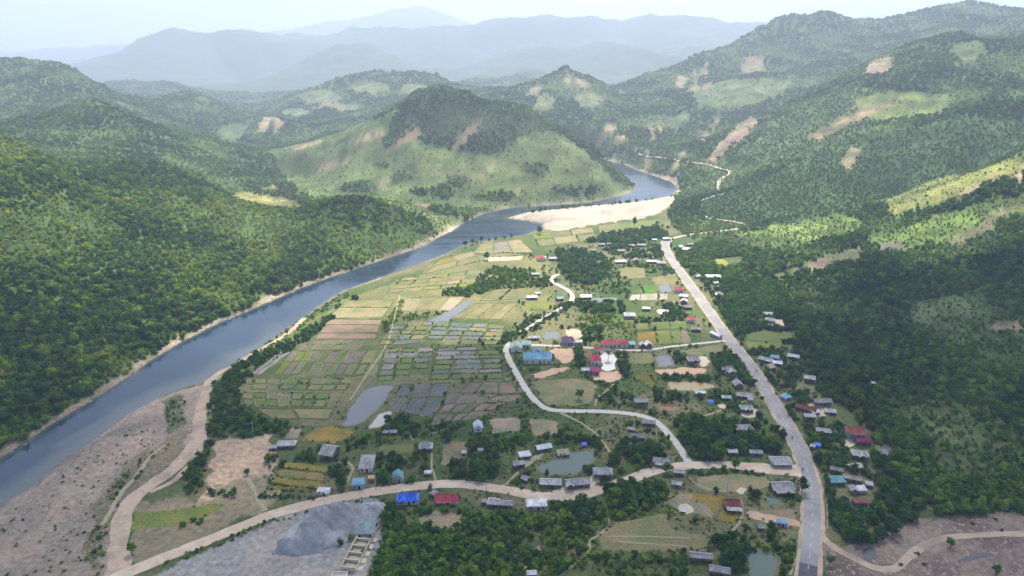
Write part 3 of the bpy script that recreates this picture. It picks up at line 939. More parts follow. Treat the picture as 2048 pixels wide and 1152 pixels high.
TRACK_PX = [(222, 1165), (240, 1130), (238, 1080), (250, 1020), (285, 982), (340, 942), (378, 905), (396, 868), (400, 835), (412, 790), (432, 752), (485, 722), (538, 692), (582, 662), (610, 636)]
strip('river_track', ground_line(TRACK_PX), 7.5, M['track'], 0.09, 0.35, wfun=lambda t: 1.15 - 0.55 * t)
strip('river_track', ground_line([(300, 985), (350, 960), (390, 915), (408, 880), (404, 846)]), 3.0, M['track'], 0.085, 0.4)
strip('river_track', ground_line([(330, 890), (300, 915), (270, 955), (240, 990), (205, 1050)]), 2.0, M['path'], 0.08, 0.8)
LANE_PX = [(1378, 926), (1355, 890), (1322, 852), (1300, 837), (1262, 828), (1200, 823), (1130, 822), (1090, 816), (1062, 792), (1036, 752), (1016, 714), (1012, 697), (1022, 684)]
lane_line = ground_line(LANE_PX)
strip('village_lane', lane_line, 4.2, M['concrete'], 0.13, 0.06)
strip('village_lane', ground_line([(1036, 668), (1080, 641), (1128, 613)]), 3.4, M['concrete'], 0.13, 0.06)
strip('village_lane', ground_line([(1142, 602), (1145, 594), (1138, 582), (1118, 571), (1104, 563), (1106, 554), (1118, 548)]), 4.2, M['concrete'], 0.13, 0.06)
strip('village_lane', ground_line([(1058, 690), (1110, 692), (1200, 697), (1280, 701), (1345, 693), (1400, 687), (1456, 681)]), 2.8, M['concrete'], 0.125, 0.08)
strip('hill_road', ground_line([(1334, 480), (1380, 470), (1440, 463), (1497, 454), (1478, 446), (1440, 440), (1416, 436), (1400, 425), (1392, 412), (1398, 404), (1422, 394), (1452, 386), (1438, 378),
                               (1440, 360), (1460, 345), (1440, 338), (1420, 331), (1390, 326), (1345, 320), (1310, 315), (1278, 308)]), 4.6, M['dirt_road'], 0.5, 0.2, step=4, block=False)
strip('stream_track', ground_line([(1632, 1050), (1655, 1085), (1700, 1112), (1745, 1135), (1790, 1138), (1815, 1115), (1850, 1090), (1890, 1077), (1950, 1071), (2080, 1066)]), 3.6, M['track'], 0.09, 0.3)
for pts, w in (([(1122, 826), (1160, 845), (1190, 866), (1208, 888), (1225, 912)], 1.8), ([(1190, 812), (1195, 796), (1215, 780), (1228, 768)], 1.5),
               ([(1112, 1160), (1150, 1128), (1176, 1105), (1182, 1082), (1212, 1058), (1220, 1030)], 1.8), ([(1045, 1140), (1070, 1118), (1080, 1085)], 1.2),
               ([(1215, 1073), (1290, 1073), (1382, 1076)], 0.9), ([(1222, 1082), (1300, 1088), (1370, 1092)], 0.9), ([(995, 972), (1012, 968), (1030, 950), (1045, 938)], 1.8),
               ([(863, 905), (864, 935), (872, 962)], 1.2), ([(690, 920), (706, 935), (700, 952), (692, 968)], 1.6), ([(485, 940), (500, 965), (512, 990), (530, 1022)], 2.6),
               ([(1378, 955), (1392, 968), (1420, 978), (1455, 985)], 1.0), ([(1480, 1000), (1486, 1020), (1478, 1046), (1465, 1062)], 1.5), ([(1380, 838), (1430, 825), (1452, 815)], 1.6),
               ([(1484, 806), (1505, 795), (1524, 792)], 1.8), ([(1592, 868), (1625, 870), (1650, 880), (1690, 892)], 1.4), ([(1580, 1150), (1592, 1120), (1605, 1105)], 1.2),
               ([(700, 800), (740, 740), (775, 685), (790, 630), (800, 590)], 1.5), ([(880, 510), (905, 508), (960, 505), (1045, 503)], 1.2), ([(920, 595), (1000, 600), (1060, 600)], 1.0),
               ([(810, 862), (818, 870), (826, 880)], 1.4), ([(910, 850), (880, 862), (850, 872)], 1.0)):
    strip('foot_path', ground_line(pts), w * .75, M['path'], 0.075, 0.9, block=True, step=2.0)

# ------------------------------------------------------------------ plots, ponds, yards
BUND_PTS = []          # where shrubs stand along the plot edges
NPLOT = [0]

def world_poly(pxpoly):
    return np.array([hit(*p)[:2] for p in pxpoly])

def soften(p, k=2, r=0.22):
    for _ in range(k):
        q = []
        for i in range(len(p)):
            a, b = p[i], p[(i + 1) % len(p)]
            q += [a + (b - a) * r, a + (b - a) * (1 - r)]
        p = np.array(q)
    return p

def ragged(p, amp=.7, step=1.6):
    q = []
    for i in range(len(p)):
        a, b = p[i], p[(i + 1) % len(p)]
        k = max(1, int(np.linalg.norm(b - a) / step))
        q += [a + (b - a) * t for t in np.linspace(0, 1, k, endpoint=False)]
    q = np.array(q)
    t = np.roll(q, -1, 0) - np.roll(q, 1, 0); t /= np.linalg.norm(t, axis=1)[:, None] + 1e-9
    return q + np.stack([t[:, 1], -t[:, 0]], 1) * (amp * fbm(q[:, 0] + 77, q[:, 1], 7, 3))[:, None]

def plot(pxpoly, color, name='rice_field', world_pts=None, block=True, soft=True, bund=0.25):
    p = world_poly(pxpoly) if world_pts is None else world_pts
    if soft: p = soften(p, 1, 0.10)
    p0 = p
    p = ragged(p, 1.6 if soft else .5, 2.0)
    NPLOT[0] += 1
    z = 0.03 + 0.0004 * (NPLOT[0] % 90)
    o = flat_poly(name, p, z, M['field'], None, color)
    tag(o, kind='structure')
    if world_pts is not None:
        ctr = p.mean(0); V_ = []; F_ = []; m_ = len(p)
        hb = RNG.uniform(.18, .4)
        for q in p:
            d_ = (q - ctr) / (np.linalg.norm(q - ctr) + 1e-6)
            for off_, zz_ in ((-.25, 0.02), (.05, hb), (.45, hb), (.8, 0.0)):
                V_.append((*(q + d_ * off_), zz_))
        for i in range(m_):
            a_, b_ = i * 4, ((i + 1) % m_) * 4
            for j in range(3):
                F_.append((a_ + j, b_ + j, b_ + j + 1, a_ + j + 1))
        obj('bund', new_mesh('bund', V_, F_, [M['bund_pale' if RNG.random() < .35 else 'bund_green']], True), o)
    if block: take_world(p)
    if bund:
        for i in range(len(p0)):
            a, b = p0[i], p0[(i + 1) % len(p0)]
            if RNG.random() < bund:
                BUND_PTS.append((a, b))
    return o

C_G = (0.130, 0.170, 0.058); C_GG = (0.168, 0.178, 0.088); C_BP = (0.225, 0.170, 0.128); C_WET = (0.215, 0.215, 0.205); C_YG = (0.165, 0.195, 0.045)
C_GOLD = (0.235, 0.180, 0.045); C_PALE = (0.255, 0.225, 0.125); C_ST = (0.195, 0.185, 0.090); C_DG = (0.075, 0.105, 0.032); C_WB = (0.150, 0.165, 0.155)

def block_(tl, tr, br, bl, nu, nv, pal, gap=0.9, jitter=0.08, bund=0.3, name='rice_field'):
    c = world_poly([tl, tr, br, bl])
    us = [np.linspace(0, 1, nu + 1) + np.r_[0, RNG.uniform(-jitter, jitter, nu - 1), 0] / max(1, nu) * 2 if nu > 1 else np.array([0., 1.]) for _ in range(nv)]
    vs2 = np.linspace(0, 1, nv + 1)
    if nv > 1: vs2[1:-1] += RNG.uniform(-jitter, jitter, nv - 1) / nv * 2
    def pt(u, v):
        top = c[0] + (c[1] - c[0]) * u; bot = c[3] + (c[2] - c[3]) * u
        return top + (bot - top) * v
    for r in range(nv):
        for q in range(nu):
            if RNG.random() < 0.03: continue
            cs = np.array([pt(us[r][q], vs2[r]), pt(us[r][q + 1], vs2[r]), pt(us[r][q + 1], vs2[r + 1]), pt(us[r][q], vs2[r + 1])])
            ctr = cs.mean(0)
            d = cs - ctr
            L = np.linalg.norm(d, axis=1)[:, None]
            cs = ctr + d * np.clip(1 - gap / L, 0.5, 1) + RNG.uniform(-.35, .35, (4, 2))
            colr = np.array(pal[RNG.integers(len(pal))]) * RNG.uniform(0.88, 1.12)
            plot(None, tuple(colr), name, cs, soft=False, bund=bund)

GREENS = [C_G, C_GG, C_GG, C_ST]
block_((657, 638), (766, 640), (753, 678), (627, 678), 1, 3, [C_BP, (0.23, 0.19, 0.13)], bund=0.05)
block_((627, 680), (736, 680), (713, 700), (596, 700), 4, 2, [C_GG, C_ST, (0.19, 0.17, 0.12)], bund=0.1)
block_((560, 703), (583, 702), (521, 749), (498, 751), 2, 1, [C_WET], 0.7, bund=0.02)
block_((587, 703), (641, 703), (615, 749), (545, 749), 4, 2, [C_GG, C_YG, C_WET, (0.17, 0.15, 0.11)], 0.6, bund=0.02)
block_((644, 703), (733, 701), (704, 751), (617, 750), 5, 2, [C_GG, C_G, (0.16, 0.145, 0.12), C_GG], 0.8, bund=0.1)
block_((738, 701), (766, 701), (749, 750), (708, 751), 2, 2, [C_G, C_GG], 0.9, bund=0.3)
block_((481, 756), (710, 756), (692, 781), (477, 778), 8, 2, GREENS, 0.9, bund=0.55)
block_((482, 785), (688, 786), (673, 815), (488, 812), 8, 2, GREENS, 0.9, bund=0.55)
block_((510, 818), (670, 818), (658, 838), (545, 838), 2, 1, [C_GG, C_ST], 0.8, bund=0.3)
block_((792, 640), (870, 643), (838, 690), (757, 690), 3, 5, GREENS + [C_WB], 0.9, bund=0.55)
block_((873, 643), (1012, 650), (998, 690), (842, 690), 4, 5, [C_G, C_GG, C_WB, C_WB, C_ST], 1.0, bund=0.65)
block_((772, 697), (870, 695), (850, 760), (752, 762), 3, 6, [C_G, C_WET, C_WB, C_GG], 1.1, bund=0.8)
block_((874, 695), (1000, 692), (1010, 757), (856, 760), 3, 7, [C_WET, C_G, C_WB, C_GG, (0.20, 0.18, 0.17)], 1.1, bund=0.8)
block_((802, 768), (905, 765), (862, 835), (775, 822), 3, 2, [C_WB, C_WB, (0.14, 0.15, 0.13)], 1.0, bund=0.65)
block_((943, 763), (1024, 763), (1038, 787), (914, 787), 3, 1, [C_BP, (0.19, 0.155, 0.12)], 0.8, bund=0.2)
block_((899, 790), (1047, 790), (955, 836), (862, 850), 5, 3, [C_BP, (0.215, 0.175, 0.145), (0.17, 0.155, 0.13)], 0.8, bund=0.2)
block_((805, 556), (960, 540), (950, 573), (772, 586), 5, 4, [C_ST, C_YG, C_PALE, C_ST, C_GG], 0.8, bund=0.2)
block_((880, 520), (945, 503), (962, 522), (850, 548), 2, 2, [C_PALE, C_ST, C_GOLD], 0.8, bund=0.15)
block_((962, 487), (1040, 479), (1068, 505), (945, 507), 3, 1, [C_PALE, (0.24, 0.21, 0.18), C_ST], 0.7, bund=0.1)
plot([(972, 515), (1045, 512), (1042, 520), (968, 523)], (0.45, 0.39, 0.28), 'sandy_ground')
block_((1062, 468), (1185, 455), (1195, 478), (1078, 494), 3, 2, [C_YG, C_ST, C_PALE, C_GG], 0.8, bund=0.15)
block_((1195, 450), (1325, 438), (1290, 457), (1200, 467), 3, 1, [C_YG, C_ST, C_G], 0.8, bund=0.15)
block_((988, 578), (1072, 574), (1052, 598), (958, 602), 2, 1, [C_PALE, C_ST], 0.8, bund=0.1)
block_((692, 600), (790, 600), (766, 636), (655, 636), 1, 2, [C_PALE, C_ST], 0.9, bund=0.1)
block_((812, 596), (930, 593), (900, 622), (802, 622), 4, 1, [C_PALE, C_ST, (0.36, 0.28, 0.19)], 0.9, bund=0.25)
block_((955, 606), (1035, 606), (1000, 640), (900, 636), 4, 1, [C_ST, C_PALE], 0.9, bund=0.25)
plot([(1045, 606), (1108, 604), (1112, 614), (1075, 618), (1050, 614)], C_YG)
block_((1273, 664), (1340, 660), (1345, 688), (1274, 692), 2, 1, [C_YG, C_GOLD], 0.8, bund=0.2)
plot([(1342, 662), (1360, 660), (1364, 686), (1347, 688)], C_G)
plot([(1361, 661), (1372, 661), (1384, 684), (1366, 688)], C_BP)
block_((1268, 645), (1372, 640), (1376, 657), (1270, 661), 3, 1, [C_GG, C_G], 0.8, bund=0.3)
plot([(1352, 703), (1446, 688), (1450, 708), (1420, 712), (1360, 712)], C_GG)
plot([(1256, 708), (1300, 706), (1312, 722), (1290, 728), (1260, 726)], C_GG)
plot([(1264, 752), (1289, 743), (1300, 752), (1315, 770), (1312, 783)], (0.115, 0.120, 0.030))
plot([(1291, 743), (1317, 755), (1319, 767), (1303, 752)], (0.165, 0.115, 0.035))
plot([(1486, 671), (1509, 662), (1587, 662), (1592, 686), (1500, 680)], C_G)
plot([(1488, 676), (1500, 683), (1590, 688), (1584, 699), (1498, 699)], (0.15, 0.19, 0.055))
plot([(605, 880), (629, 859), (661, 853), (692, 857), (716, 869), (679, 881), (670, 887), (650, 883), (627, 883)], C_GOLD)
plot([(563, 878), (582, 857), (606, 857), (592, 877)], (0.25, 0.205, 0.165))
Q = lambda x, y: (480 + x / 6.777, 840 + y / 6.777)
plot([Q(590, 560), Q(1220, 630), Q(1190, 705), Q(550, 638)], (0.23, 0.185, 0.050), soft=False, bund=1.0)
plot([Q(530, 662), Q(1185, 738), Q(1150, 832), Q(480, 750)], (0.225, 0.18, 0.075), soft=False, bund=1.0)
plot([Q(455, 772), Q(1145, 852), Q(1100, 928), Q(425, 855)], (0.21, 0.175, 0.045), soft=False, bund=1.0)
plot([Q(405, 880), Q(1070, 945), Q(1050, 985), Q(350, 940)], (0.15, 0.135, 0.035), soft=False, bund=1.0)
plot([(270, 1026), (342, 1021), (427, 1008), (448, 1011), (431, 1025), (359, 1049), (308, 1056), (260, 1061)], (0.155, 0.185, 0.05), bund=0.5)
S_ = lambda x, y: (1280 + x / 5.39, 840 + y / 5.39)
plot([S_(460, 760), S_(590, 790), S_(920, 830), S_(880, 930), S_(800, 1000), S_(745, 940), S_(700, 895), S_(545, 868)], C_GOLD)
plot([S_(250, 900), S_(430, 790), S_(570, 805), S_(535, 872), S_(695, 905), S_(740, 960), S_(795, 1010), S_(770, 1055), S_(560, 1005), S_(430, 975)], (0.27, 0.225, 0.17))
plot([S_(220, 935), S_(430, 990), S_(760, 1068), S_(775, 1100), S_(500, 1040), S_(230, 970)], (0.17, 0.16, 0.035))
plot([S_(880, 968), S_(1080, 1010), S_(1080, 1060), S_(960, 1110), S_(800, 1080)], (0.235, 0.18, 0.04), bund=0.6)
plot([(1390, 953), (1470, 946), (1535, 955), (1540, 975), (1480, 986), (1400, 980)], (0.25, 0.225, 0.13), 'meadow')
plot([(761, 889), (829, 887), (827, 906), (763, 913)], (0.15, 0.17, 0.062), 'meadow')
plot([(887, 883), (941, 883), (931, 926), (884, 932)], (0.22, 0.19, 0.115), 'meadow')
plot([(979, 838), (1038, 834), (1041, 860), (985, 868)], (0.30, 0.245, 0.18), 'meadow')
plot([(1056, 838), (1116, 841), (1113, 870), (1066, 871)], (0.27, 0.225, 0.145), 'meadow')
plot([(1062, 762), (1168, 757), (1196, 772), (1182, 806), (1112, 813), (1088, 806)], (0.20, 0.19, 0.105), 'meadow')
plot([(1195, 1075), (1230, 1046), (1330, 1027), (1345, 1058), (1420, 1075), (1410, 1098), (1290, 1105), (1210, 1100)], (0.20, 0.19, 0.095), 'meadow')
plot([(838, 1036), (870, 1021), (924, 1030), (928, 1045), (905, 1062), (842, 1050)], (0.29, 0.235, 0.155), 'meadow')
plot([(930, 1040), (985, 1022), (990, 1034), (945, 1056)], (0.105, 0.145, 0.040), 'meadow')
plot([(1490, 1012), (1530, 1020), (1590, 1018), (1595, 1040), (1520, 1040)], (0.23, 0.19, 0.12), 'meadow')
plot([(1240, 535), (1290, 535), (1290, 556), (1240, 556)], C_ST, 'meadow')
plot([(1284, 572), (1312, 570), (1314, 586), (1288, 587)], (0.085, 0.17, 0.035), 'meadow')
plot([(1305, 555), (1352, 548), (1362, 566), (1310, 572)], C_ST, 'meadow')
block_((1262, 589), (1336, 586), (1338, 600), (1258, 601), 4, 1, [(0.27, 0.26, 0.24), (0.33, 0.31, 0.28)], 0.8, bund=0.1)
plot([(1425, 520), (1455, 514), (1490, 510), (1485, 530), (1450, 535), (1430, 532)], (0.24, 0.235, 0.055), 'meadow', soft=True)

def ground_patch(name, pxpoly, mat, z=0.062):
    NPLOT[0] += 1
    p = ragged(soften(world_poly(pxpoly), 1, 0.2), 2.2, 1.5)
    o = flat_poly(name, p, z + 0.0004 * (NPLOT[0] % 30), mat)
    take_world(p)
    return tag(o, kind='structure')

ground_patch('concrete_court', [(1201, 705), (1230, 704), (1231, 738), (1215, 744), (1201, 736)], M['court'])
ground_patch('earth_yard', [(1180, 750), (1205, 744), (1240, 742), (1245, 752), (1225, 765), (1190, 762)], M['orange_dirt'], 0.05)
ground_patch('earth_yard', [(1100, 697), (1148, 697), (1148, 722), (1125, 728), (1104, 712)], M['orange_dirt'])
ground_patch('earth_yard', [(1058, 752), (1090, 742), (1128, 733), (1142, 737), (1120, 746), (1080, 758)], M['orange_dirt'])
ground_patch('earth_yard', [(1128, 660), (1162, 658), (1165, 675), (1140, 680)], M['orange_dirt'])
ground_patch('sandy_yard', [(1396, 714), (1410, 712), (1419, 726), (1412, 733), (1380, 733)], M['yard'])
ground_patch('sandy_yard', [(1482, 822), (1512, 818), (1518, 830), (1500, 836), (1484, 832)], M['yard'])
ground_patch('sandy_yard', [(1426, 808), (1445, 806), (1453, 814), (1438, 818)], M['yard'])
ground_patch('sandy_yard', [(1692, 880), (1710, 878), (1708, 896), (1690, 895)], M['yard'])
ground_patch('sandy_yard', [(1618, 805), (1650, 812), (1668, 828), (1640, 835), (1610, 820)], M['yard'])
ground_patch('sandy_yard', [(1182, 945), (1196, 955), (1192, 972), (1165, 985), (1130, 985), (1100, 985), (1120, 975), (1170, 970)], M['yard'])
ground_patch('sandy_yard', [(1540, 640), (1570, 638), (1585, 648), (1555, 656), (1530, 650)], M['yard'])
ground_patch('sandy_yard', [(1468, 978), (1490, 972), (1500, 980), (1482, 990)], M['yard'])
ground_patch('sandy_yard', [(1300, 740), (1352, 736), (1410, 736), (1408, 750), (1340, 752)], M['orange_dirt'], 0.05)
ground_patch('earth_yard', [(1498, 1022), (1545, 1032), (1600, 1042), (1596, 1054), (1540, 1046), (1500, 1036)], M['orange_dirt'])
ground_patch('sandy_yard', [(1018, 888), (1040, 930), (1060, 915), (1085, 905), (1100, 900), (1070, 925), (1045, 940)], M['path'], 0.055)
ground_patch('threshing_heap', [(1358, 1012), (1378, 1010), (1392, 1024), (1378, 1030), (1360, 1024)], M['yard'], 0.075)

def pond(pxpoly, mat, rim=True):
    p = ragged(soften(world_poly(pxpoly), 1, 0.16), 1.5, 1.8)
    NPLOT[0] += 1
    z = 0.085 + 0.0004 * (NPLOT[0] % 60)
    o = tag(flat_poly('pond_water', p, z, M[mat]), kind='structure')
    if rim:
        v = []; f = []
        ctr = p.mean(0)
        n_ = len(p)
        for i, q in enumerate(p):
            d = (q - ctr) / (np.linalg.norm(q - ctr) + 1e-6)
            hgt = 0.35 + 0.25 * random.random()
            for off, zz in ((-0.15, 0.02), (0.35, hgt), (1.1, hgt * .9), (2.0, 0.0)):
                v.append((*(q + d * off), zz))
        for i in range(n_):
            a = i * 4; b = ((i + 1) % n_) * 4
            for j in range(3):
                f.append((a + j, b + j, b + j + 1, a + j + 1))
        obj('pond_bank', new_mesh('pond_bank', v, f, [M['bank']], True), o)
    take_world(p)
    return o

P4 = lambda x, y: (980 + x / 6.777, 840 + y / 6.777)
pond([P4(660, 640), P4(700, 590), P4(980, 505), P4(1100, 445), P4(1290, 412), P4(1450, 430), P4(1400, 560), P4(1150, 725), P4(850, 745), P4(700, 715)], 'pond_green')
pond([(733, 776), (760, 770), (788, 771), (775, 795), (745, 830), (715, 851), (680, 852), (700, 818)], 'pond_grey')
pond([(735, 857), (760, 826), (786, 822), (764, 853)], 'pond_pale')
pond([(1490, 1108), (1510, 1100), (1545, 1108), (1556, 1120), (1545, 1150), (1510, 1160), (1488, 1150), (1500, 1125)], 'pond_green')
pond([(1337, 764), (1380, 764), (1428, 768), (1432, 776), (1390, 782), (1340, 781)], 'pond_yellow')
pond([(1316, 810), (1335, 808), (1354, 813), (1350, 822), (1320, 822)], 'pond_brown')
pond([(1314, 712), (1344, 710), (1351, 732), (1335, 733), (1316, 736)], 'pond_grey')
pond([(1756, 894), (1775, 890), (1791, 900), (1786, 912), (1765, 912)], 'pond_grey')
pond([(1768, 956), (1790, 958), (1794, 972), (1780, 976)], 'pond_grey')
pond([(1089, 664), (1118, 664), (1117, 679), (1088, 679)], 'pond_grey')
pond([(1530, 996), (1545, 994), (1562, 1002), (1558, 1010), (1540, 1008)], 'pond_green', False)
pond([(1168, 597), (1234, 595), (1232, 602), (1176, 604)], 'pond_grey', False)
pond([(1318, 571), (1340, 569), (1343, 584), (1322, 586)], 'pond_grey', False)
pond([(1312, 619), (1338, 618), (1341, 628), (1318, 629)], 'pond_pale', False)
pond([(1858, 642), (1880, 640), (1890, 645), (1865, 648)], 'pond_pale', False) if False else None
pond([(880, 632), (910, 615), (940, 600), (950, 601), (925, 622), (900, 642), (860, 652), (850, 645)], 'pond_grey', False)
for q in ([(1723, 1100), (1745, 1092), (1755, 1110), (1745, 1125), (1728, 1120)], [(1940, 1108), (1975, 1105), (1992, 1110), (1960, 1116), (1925, 1126), (1910, 1124)]):
    p = soften(world_poly(q), 2, 0.25)
    tag(flat_poly('stream_pool', p, 0.07, M['pool']), kind='structure'); take_world(p)

# ------------------------------------------------------------------ houses
UNIT = {}
def unit_box(mat):
    if mat.name not in UNIT:
        v = [(-.5, -.5, 0), (.5, -.5, 0), (.5, .5, 0), (-.5, .5, 0), (-.5, -.5, 1), (.5, -.5, 1), (.5, .5, 1), (-.5, .5, 1)]
        f = [(0, 3, 2, 1), (4, 5, 6, 7), (0, 1, 5, 4), (1, 2, 6, 5), (2, 3, 7, 6), (3, 0, 4, 7)]
        UNIT[mat.name] = new_mesh('box_' + mat.name, v, f, [mat])
    return UNIT[mat.name]

def part_box(name, mat, parent, x, y, z, sx, sy, sz, rz=0):
    return obj(name, unit_box(mat), parent, (x, y, z), rz, (sx, sy, sz))

def slab(verts_top, thick):
    """a closed roof sheet from a top outline"""
    n_ = len(verts_top)
    v = list(verts_top) + [(a, b, c - thick) for a, b, c in verts_top]
    f = [tuple(range(n_)), tuple(range(2 * n_ - 1, n_ - 1, -1))]
    for i in range(n_):
        j = (i + 1) % n_
        f.append((i, n_ + i, n_ + j, j))
    return v, f

def join(parts):
    V, Fc = [], []
    for v, f in parts:
        k = len(V)
        V += v
        Fc += [tuple(i + k for i in q) for q in f]
    return V, Fc

HOUSES = []

def roof_mesh(style, L, W, ze, zr, ov, mat):
    """L along the ridge (x), W across (y); ze eave height, zr ridge height"""
    a, b = L / 2 + ov, W / 2 + ov
    t = 0.12
    k = ze - (zr - ze) * ov / (W / 2)
    P = []
    if style == 'gable':
        P.append(slab([(-a, -b, k), (a, -b, k), (a, 0, zr), (-a, 0, zr)], t))
        P.append(slab([(-a, 0, zr), (a, 0, zr), (a, b, k), (-a, b, k)], t))
    elif style == 'hip':
        h = max(0.3, a - b * 0.9)
        P.append(slab([(-a, -b, k), (a, -b, k), (h, 0, zr), (-h, 0, zr)], t))
        P.append(slab([(-h, 0, zr), (h, 0, zr), (a, b, k), (-a, b, k)], t))
        P.append(slab([(a, -b, k), (a, b, k), (h, 0, zr)], t))
        P.append(slab([(-a, b, k), (-a, -b, k), (-h, 0, zr)], t))
    elif style == 'hipgable':
        zm = k + (zr - k) * 0.45
        h = a - b * 0.5
        ym = b * (zr - zm) / (zr - k)
        P.append(slab([(-a, -b, k), (a, -b, k), (h, -ym, zm), (h + .25, -ym, zm), (h + .25, 0, zr), (-h - .25, 0, zr), (-h - .25, -ym, zm), (-h, -ym, zm)], t))
        P.append(slab([(-h, ym, zm), (-h - .25, ym, zm), (-h - .25, 0, zr), (h + .25, 0, zr), (h + .25, ym, zm), (h, ym, zm), (a, b, k), (-a, b, k)], t))
        P.append(slab([(a, -b, k), (a, b, k), (h, ym, zm), (h, -ym, zm)], t))
        P.append(slab([(-a, b, k), (-a, -b, k), (-h, -ym, zm), (-h, ym, zm)], t))
        P.append(slab([(h, -ym, zm), (h, ym, zm), (h, 0, zr)], t))
        P.append(slab([(-h, ym, zm), (-h, -ym, zm), (-h, 0, zr)], t))
    elif style == 'shed':
        P.append(slab([(-a, -b, ze - .2), (a, -b, ze - .2), (a, b, zr), (-a, b, zr)], t))
    v, f = join(P)
    return new_mesh('roof', v, f, [mat])

def wall_mesh(L, W, z0, ze, zr, style, mat):
    a, b = L / 2, W / 2
    v = [(-a, -b, z0), (a, -b, z0), (a, b, z0), (-a, b, z0), (-a, -b, ze), (a, -b, ze), (a, b, ze), (-a, b, ze)]
    f = [(0, 3, 2, 1), (0, 1, 5, 4), (2, 3, 7, 6)]
    if style == 'gable':
        v += [(a, 0, zr - 0.15), (-a, 0, zr - 0.15)]
        f += [(1, 2, 6, 8, 5), (3, 0, 4, 9, 7)]
    elif style == 'shed':
        v[6] = (a, b, zr - 0.15); v[7] = (-a, b, zr - 0.15)
        f += [(1, 2, 6, 5), (3, 0, 4, 7)]
    else:
        f += [(1, 2, 6, 5), (3, 0, 4, 7), (4, 5, 6, 7)]
    return new_mesh('wall', v, f, [mat])

def house(px, py, wpx, ratio, yaw, style, roof, wall, label, cat='house', name='village_house', stilt=0.0, wallh=2.6, pitch=0.5, porch=None, extra=None, group=None, dim=None):
    """(px, py): where the middle of its floor stands in the photograph; wpx: its length there in pixels"""
    x, y, z = hit(px, py)
    depth = y * CP - (z - H) * SP
    mpp = depth / F_PX
    yr = math.radians(yaw)
    L = wpx * mpp if dim is None else dim[0]
    L = max(2.2, L)
    W = max(2.0, L * ratio) if dim is None else dim[1]
    e = empty(name, (x, y, z - 0.02), yr)
    tag(e, label, cat, group)
    z0 = stilt
    ze = stilt + wallh
    zr = ze + W / 2 * pitch if style != 'shed' else ze + W * 0.18
    ov = min(0.7, 0.12 * W)
    o = obj('wall', wall_mesh(L, W, z0, ze, zr, style, WALLS[wall]), e)
    r = obj('roof', roof_mesh(style, L, W, ze, zr, ov, ROOFS[roof]), e)
    if style != 'shed':
        hh = {'gable': L / 2 + ov, 'hip': max(0.3, L / 2 + ov - (W / 2 + ov) * 0.9), 'hipgable': L / 2 + ov - (W / 2 + ov) * 0.5}[style]
        part_box('ridge_cap', ROOFS[roof], r, 0, 0, zr - 0.02, 2 * hh, 0.34, 0.12)
    if stilt > 0.5:
        nx = max(2, min(5, int(L / 2.8)))
        for i in range(nx):
            for sy in (-1, 1):
                part_box('post', M['post'], e, -L / 2 + .2 + (L - .4) * i / (nx - 1), sy * (W / 2 - .18), 0, .26, .26, stilt + .05)
    dz = z0 + .02
    if L > 4:
        part_box('door', M['dark_open'], e, L * 0.08, -W / 2 - .03, dz, 1.0, .1, 2.0)
        nw = 1 if L < 7 else (2 if L < 12 else 4)
        xs = [-L * .30] if nw == 1 else ([-L * .3, L * .32] if nw == 2 else [-L * .4, -L * .18, L * .25, L * .41])
        for wx_ in xs:
            w_ = part_box('window', M['frame'], e, wx_, -W / 2 - .02, z0 + .8, 1.25, .09, 1.25)
            part_box('pane', M['dark_open'], w_, 0, -.45, .1, .8, .35, .8)
        w_ = part_box('window', M['frame'], e, -L / 2 - .02, 0, z0 + .8, .09, 1.2, 1.2)
        part_box('pane', M['dark_open'], w_, -.45, 0, .1, .35, .8, .8)
        w_ = part_box('window', M['frame'], e, L / 2 + .02, 0, z0 + .8, .09, 1.2, 1.2)
        part_box('pane', M['dark_open'], w_, .45, 0, .1, .35, .8, .8)
    if porch:
        rc, d, frac = porch
        Lp = L * frac
        v, f = slab([(-Lp / 2, -W / 2 - d, ze - .75), (Lp / 2, -W / 2 - d, ze - .75), (Lp / 2, -W / 2 + .05, ze - .18), (-Lp / 2, -W / 2 + .05, ze - .18)], .08)
        obj('porch_roof', new_mesh('porch_roof', v, f, [ROOFS[rc]]), e)
        npst = max(2, min(5, int(Lp / 3)))
        for i in range(npst):
            part_box('post', M['post'], e, -Lp / 2 + .2 + (Lp - .4) * i / (npst - 1), -W / 2 - d + .2, 0, .18, .18, ze - .8)
    if extra: extra(e, L, W, ze, zr)
    HOUSES.append((x, y, L, W, yr))
    c_, s_ = math.cos(yr), math.sin(yr)
    q = [(x + c_ * a - s_ * b, y + s_ * a + c_ * b) for a, b in ((-L / 2 - .8, -W / 2 - 1.2), (L / 2 + .8, -W / 2 - 1.2), (L / 2 + .8, W / 2 + .8), (-L / 2 - .8, W / 2 + .8))]
    take_world(q)
    top = [(x + c_ * a - s_ * b, y + s_ * a + c_ * b) for a, b in ((-L / 2, -W / 2), (L / 2, -W / 2), (L / 2, W / 2), (-L / 2, W / 2))]
    # keep crowns from growing up through or right in front of the roof
    pxs = []
    for zz in (0, zr + z):
        for a, b in top:
            p_ = project(a, b, zz)
            pxs.append((float(p_[0]), float(p_[1])))
    KEEP.append((min(p[0] for p in pxs), max(p[0] for p in pxs), min(p[1] for p in pxs), max(p[1] for p in pxs), y))
    return e
KEEP = []

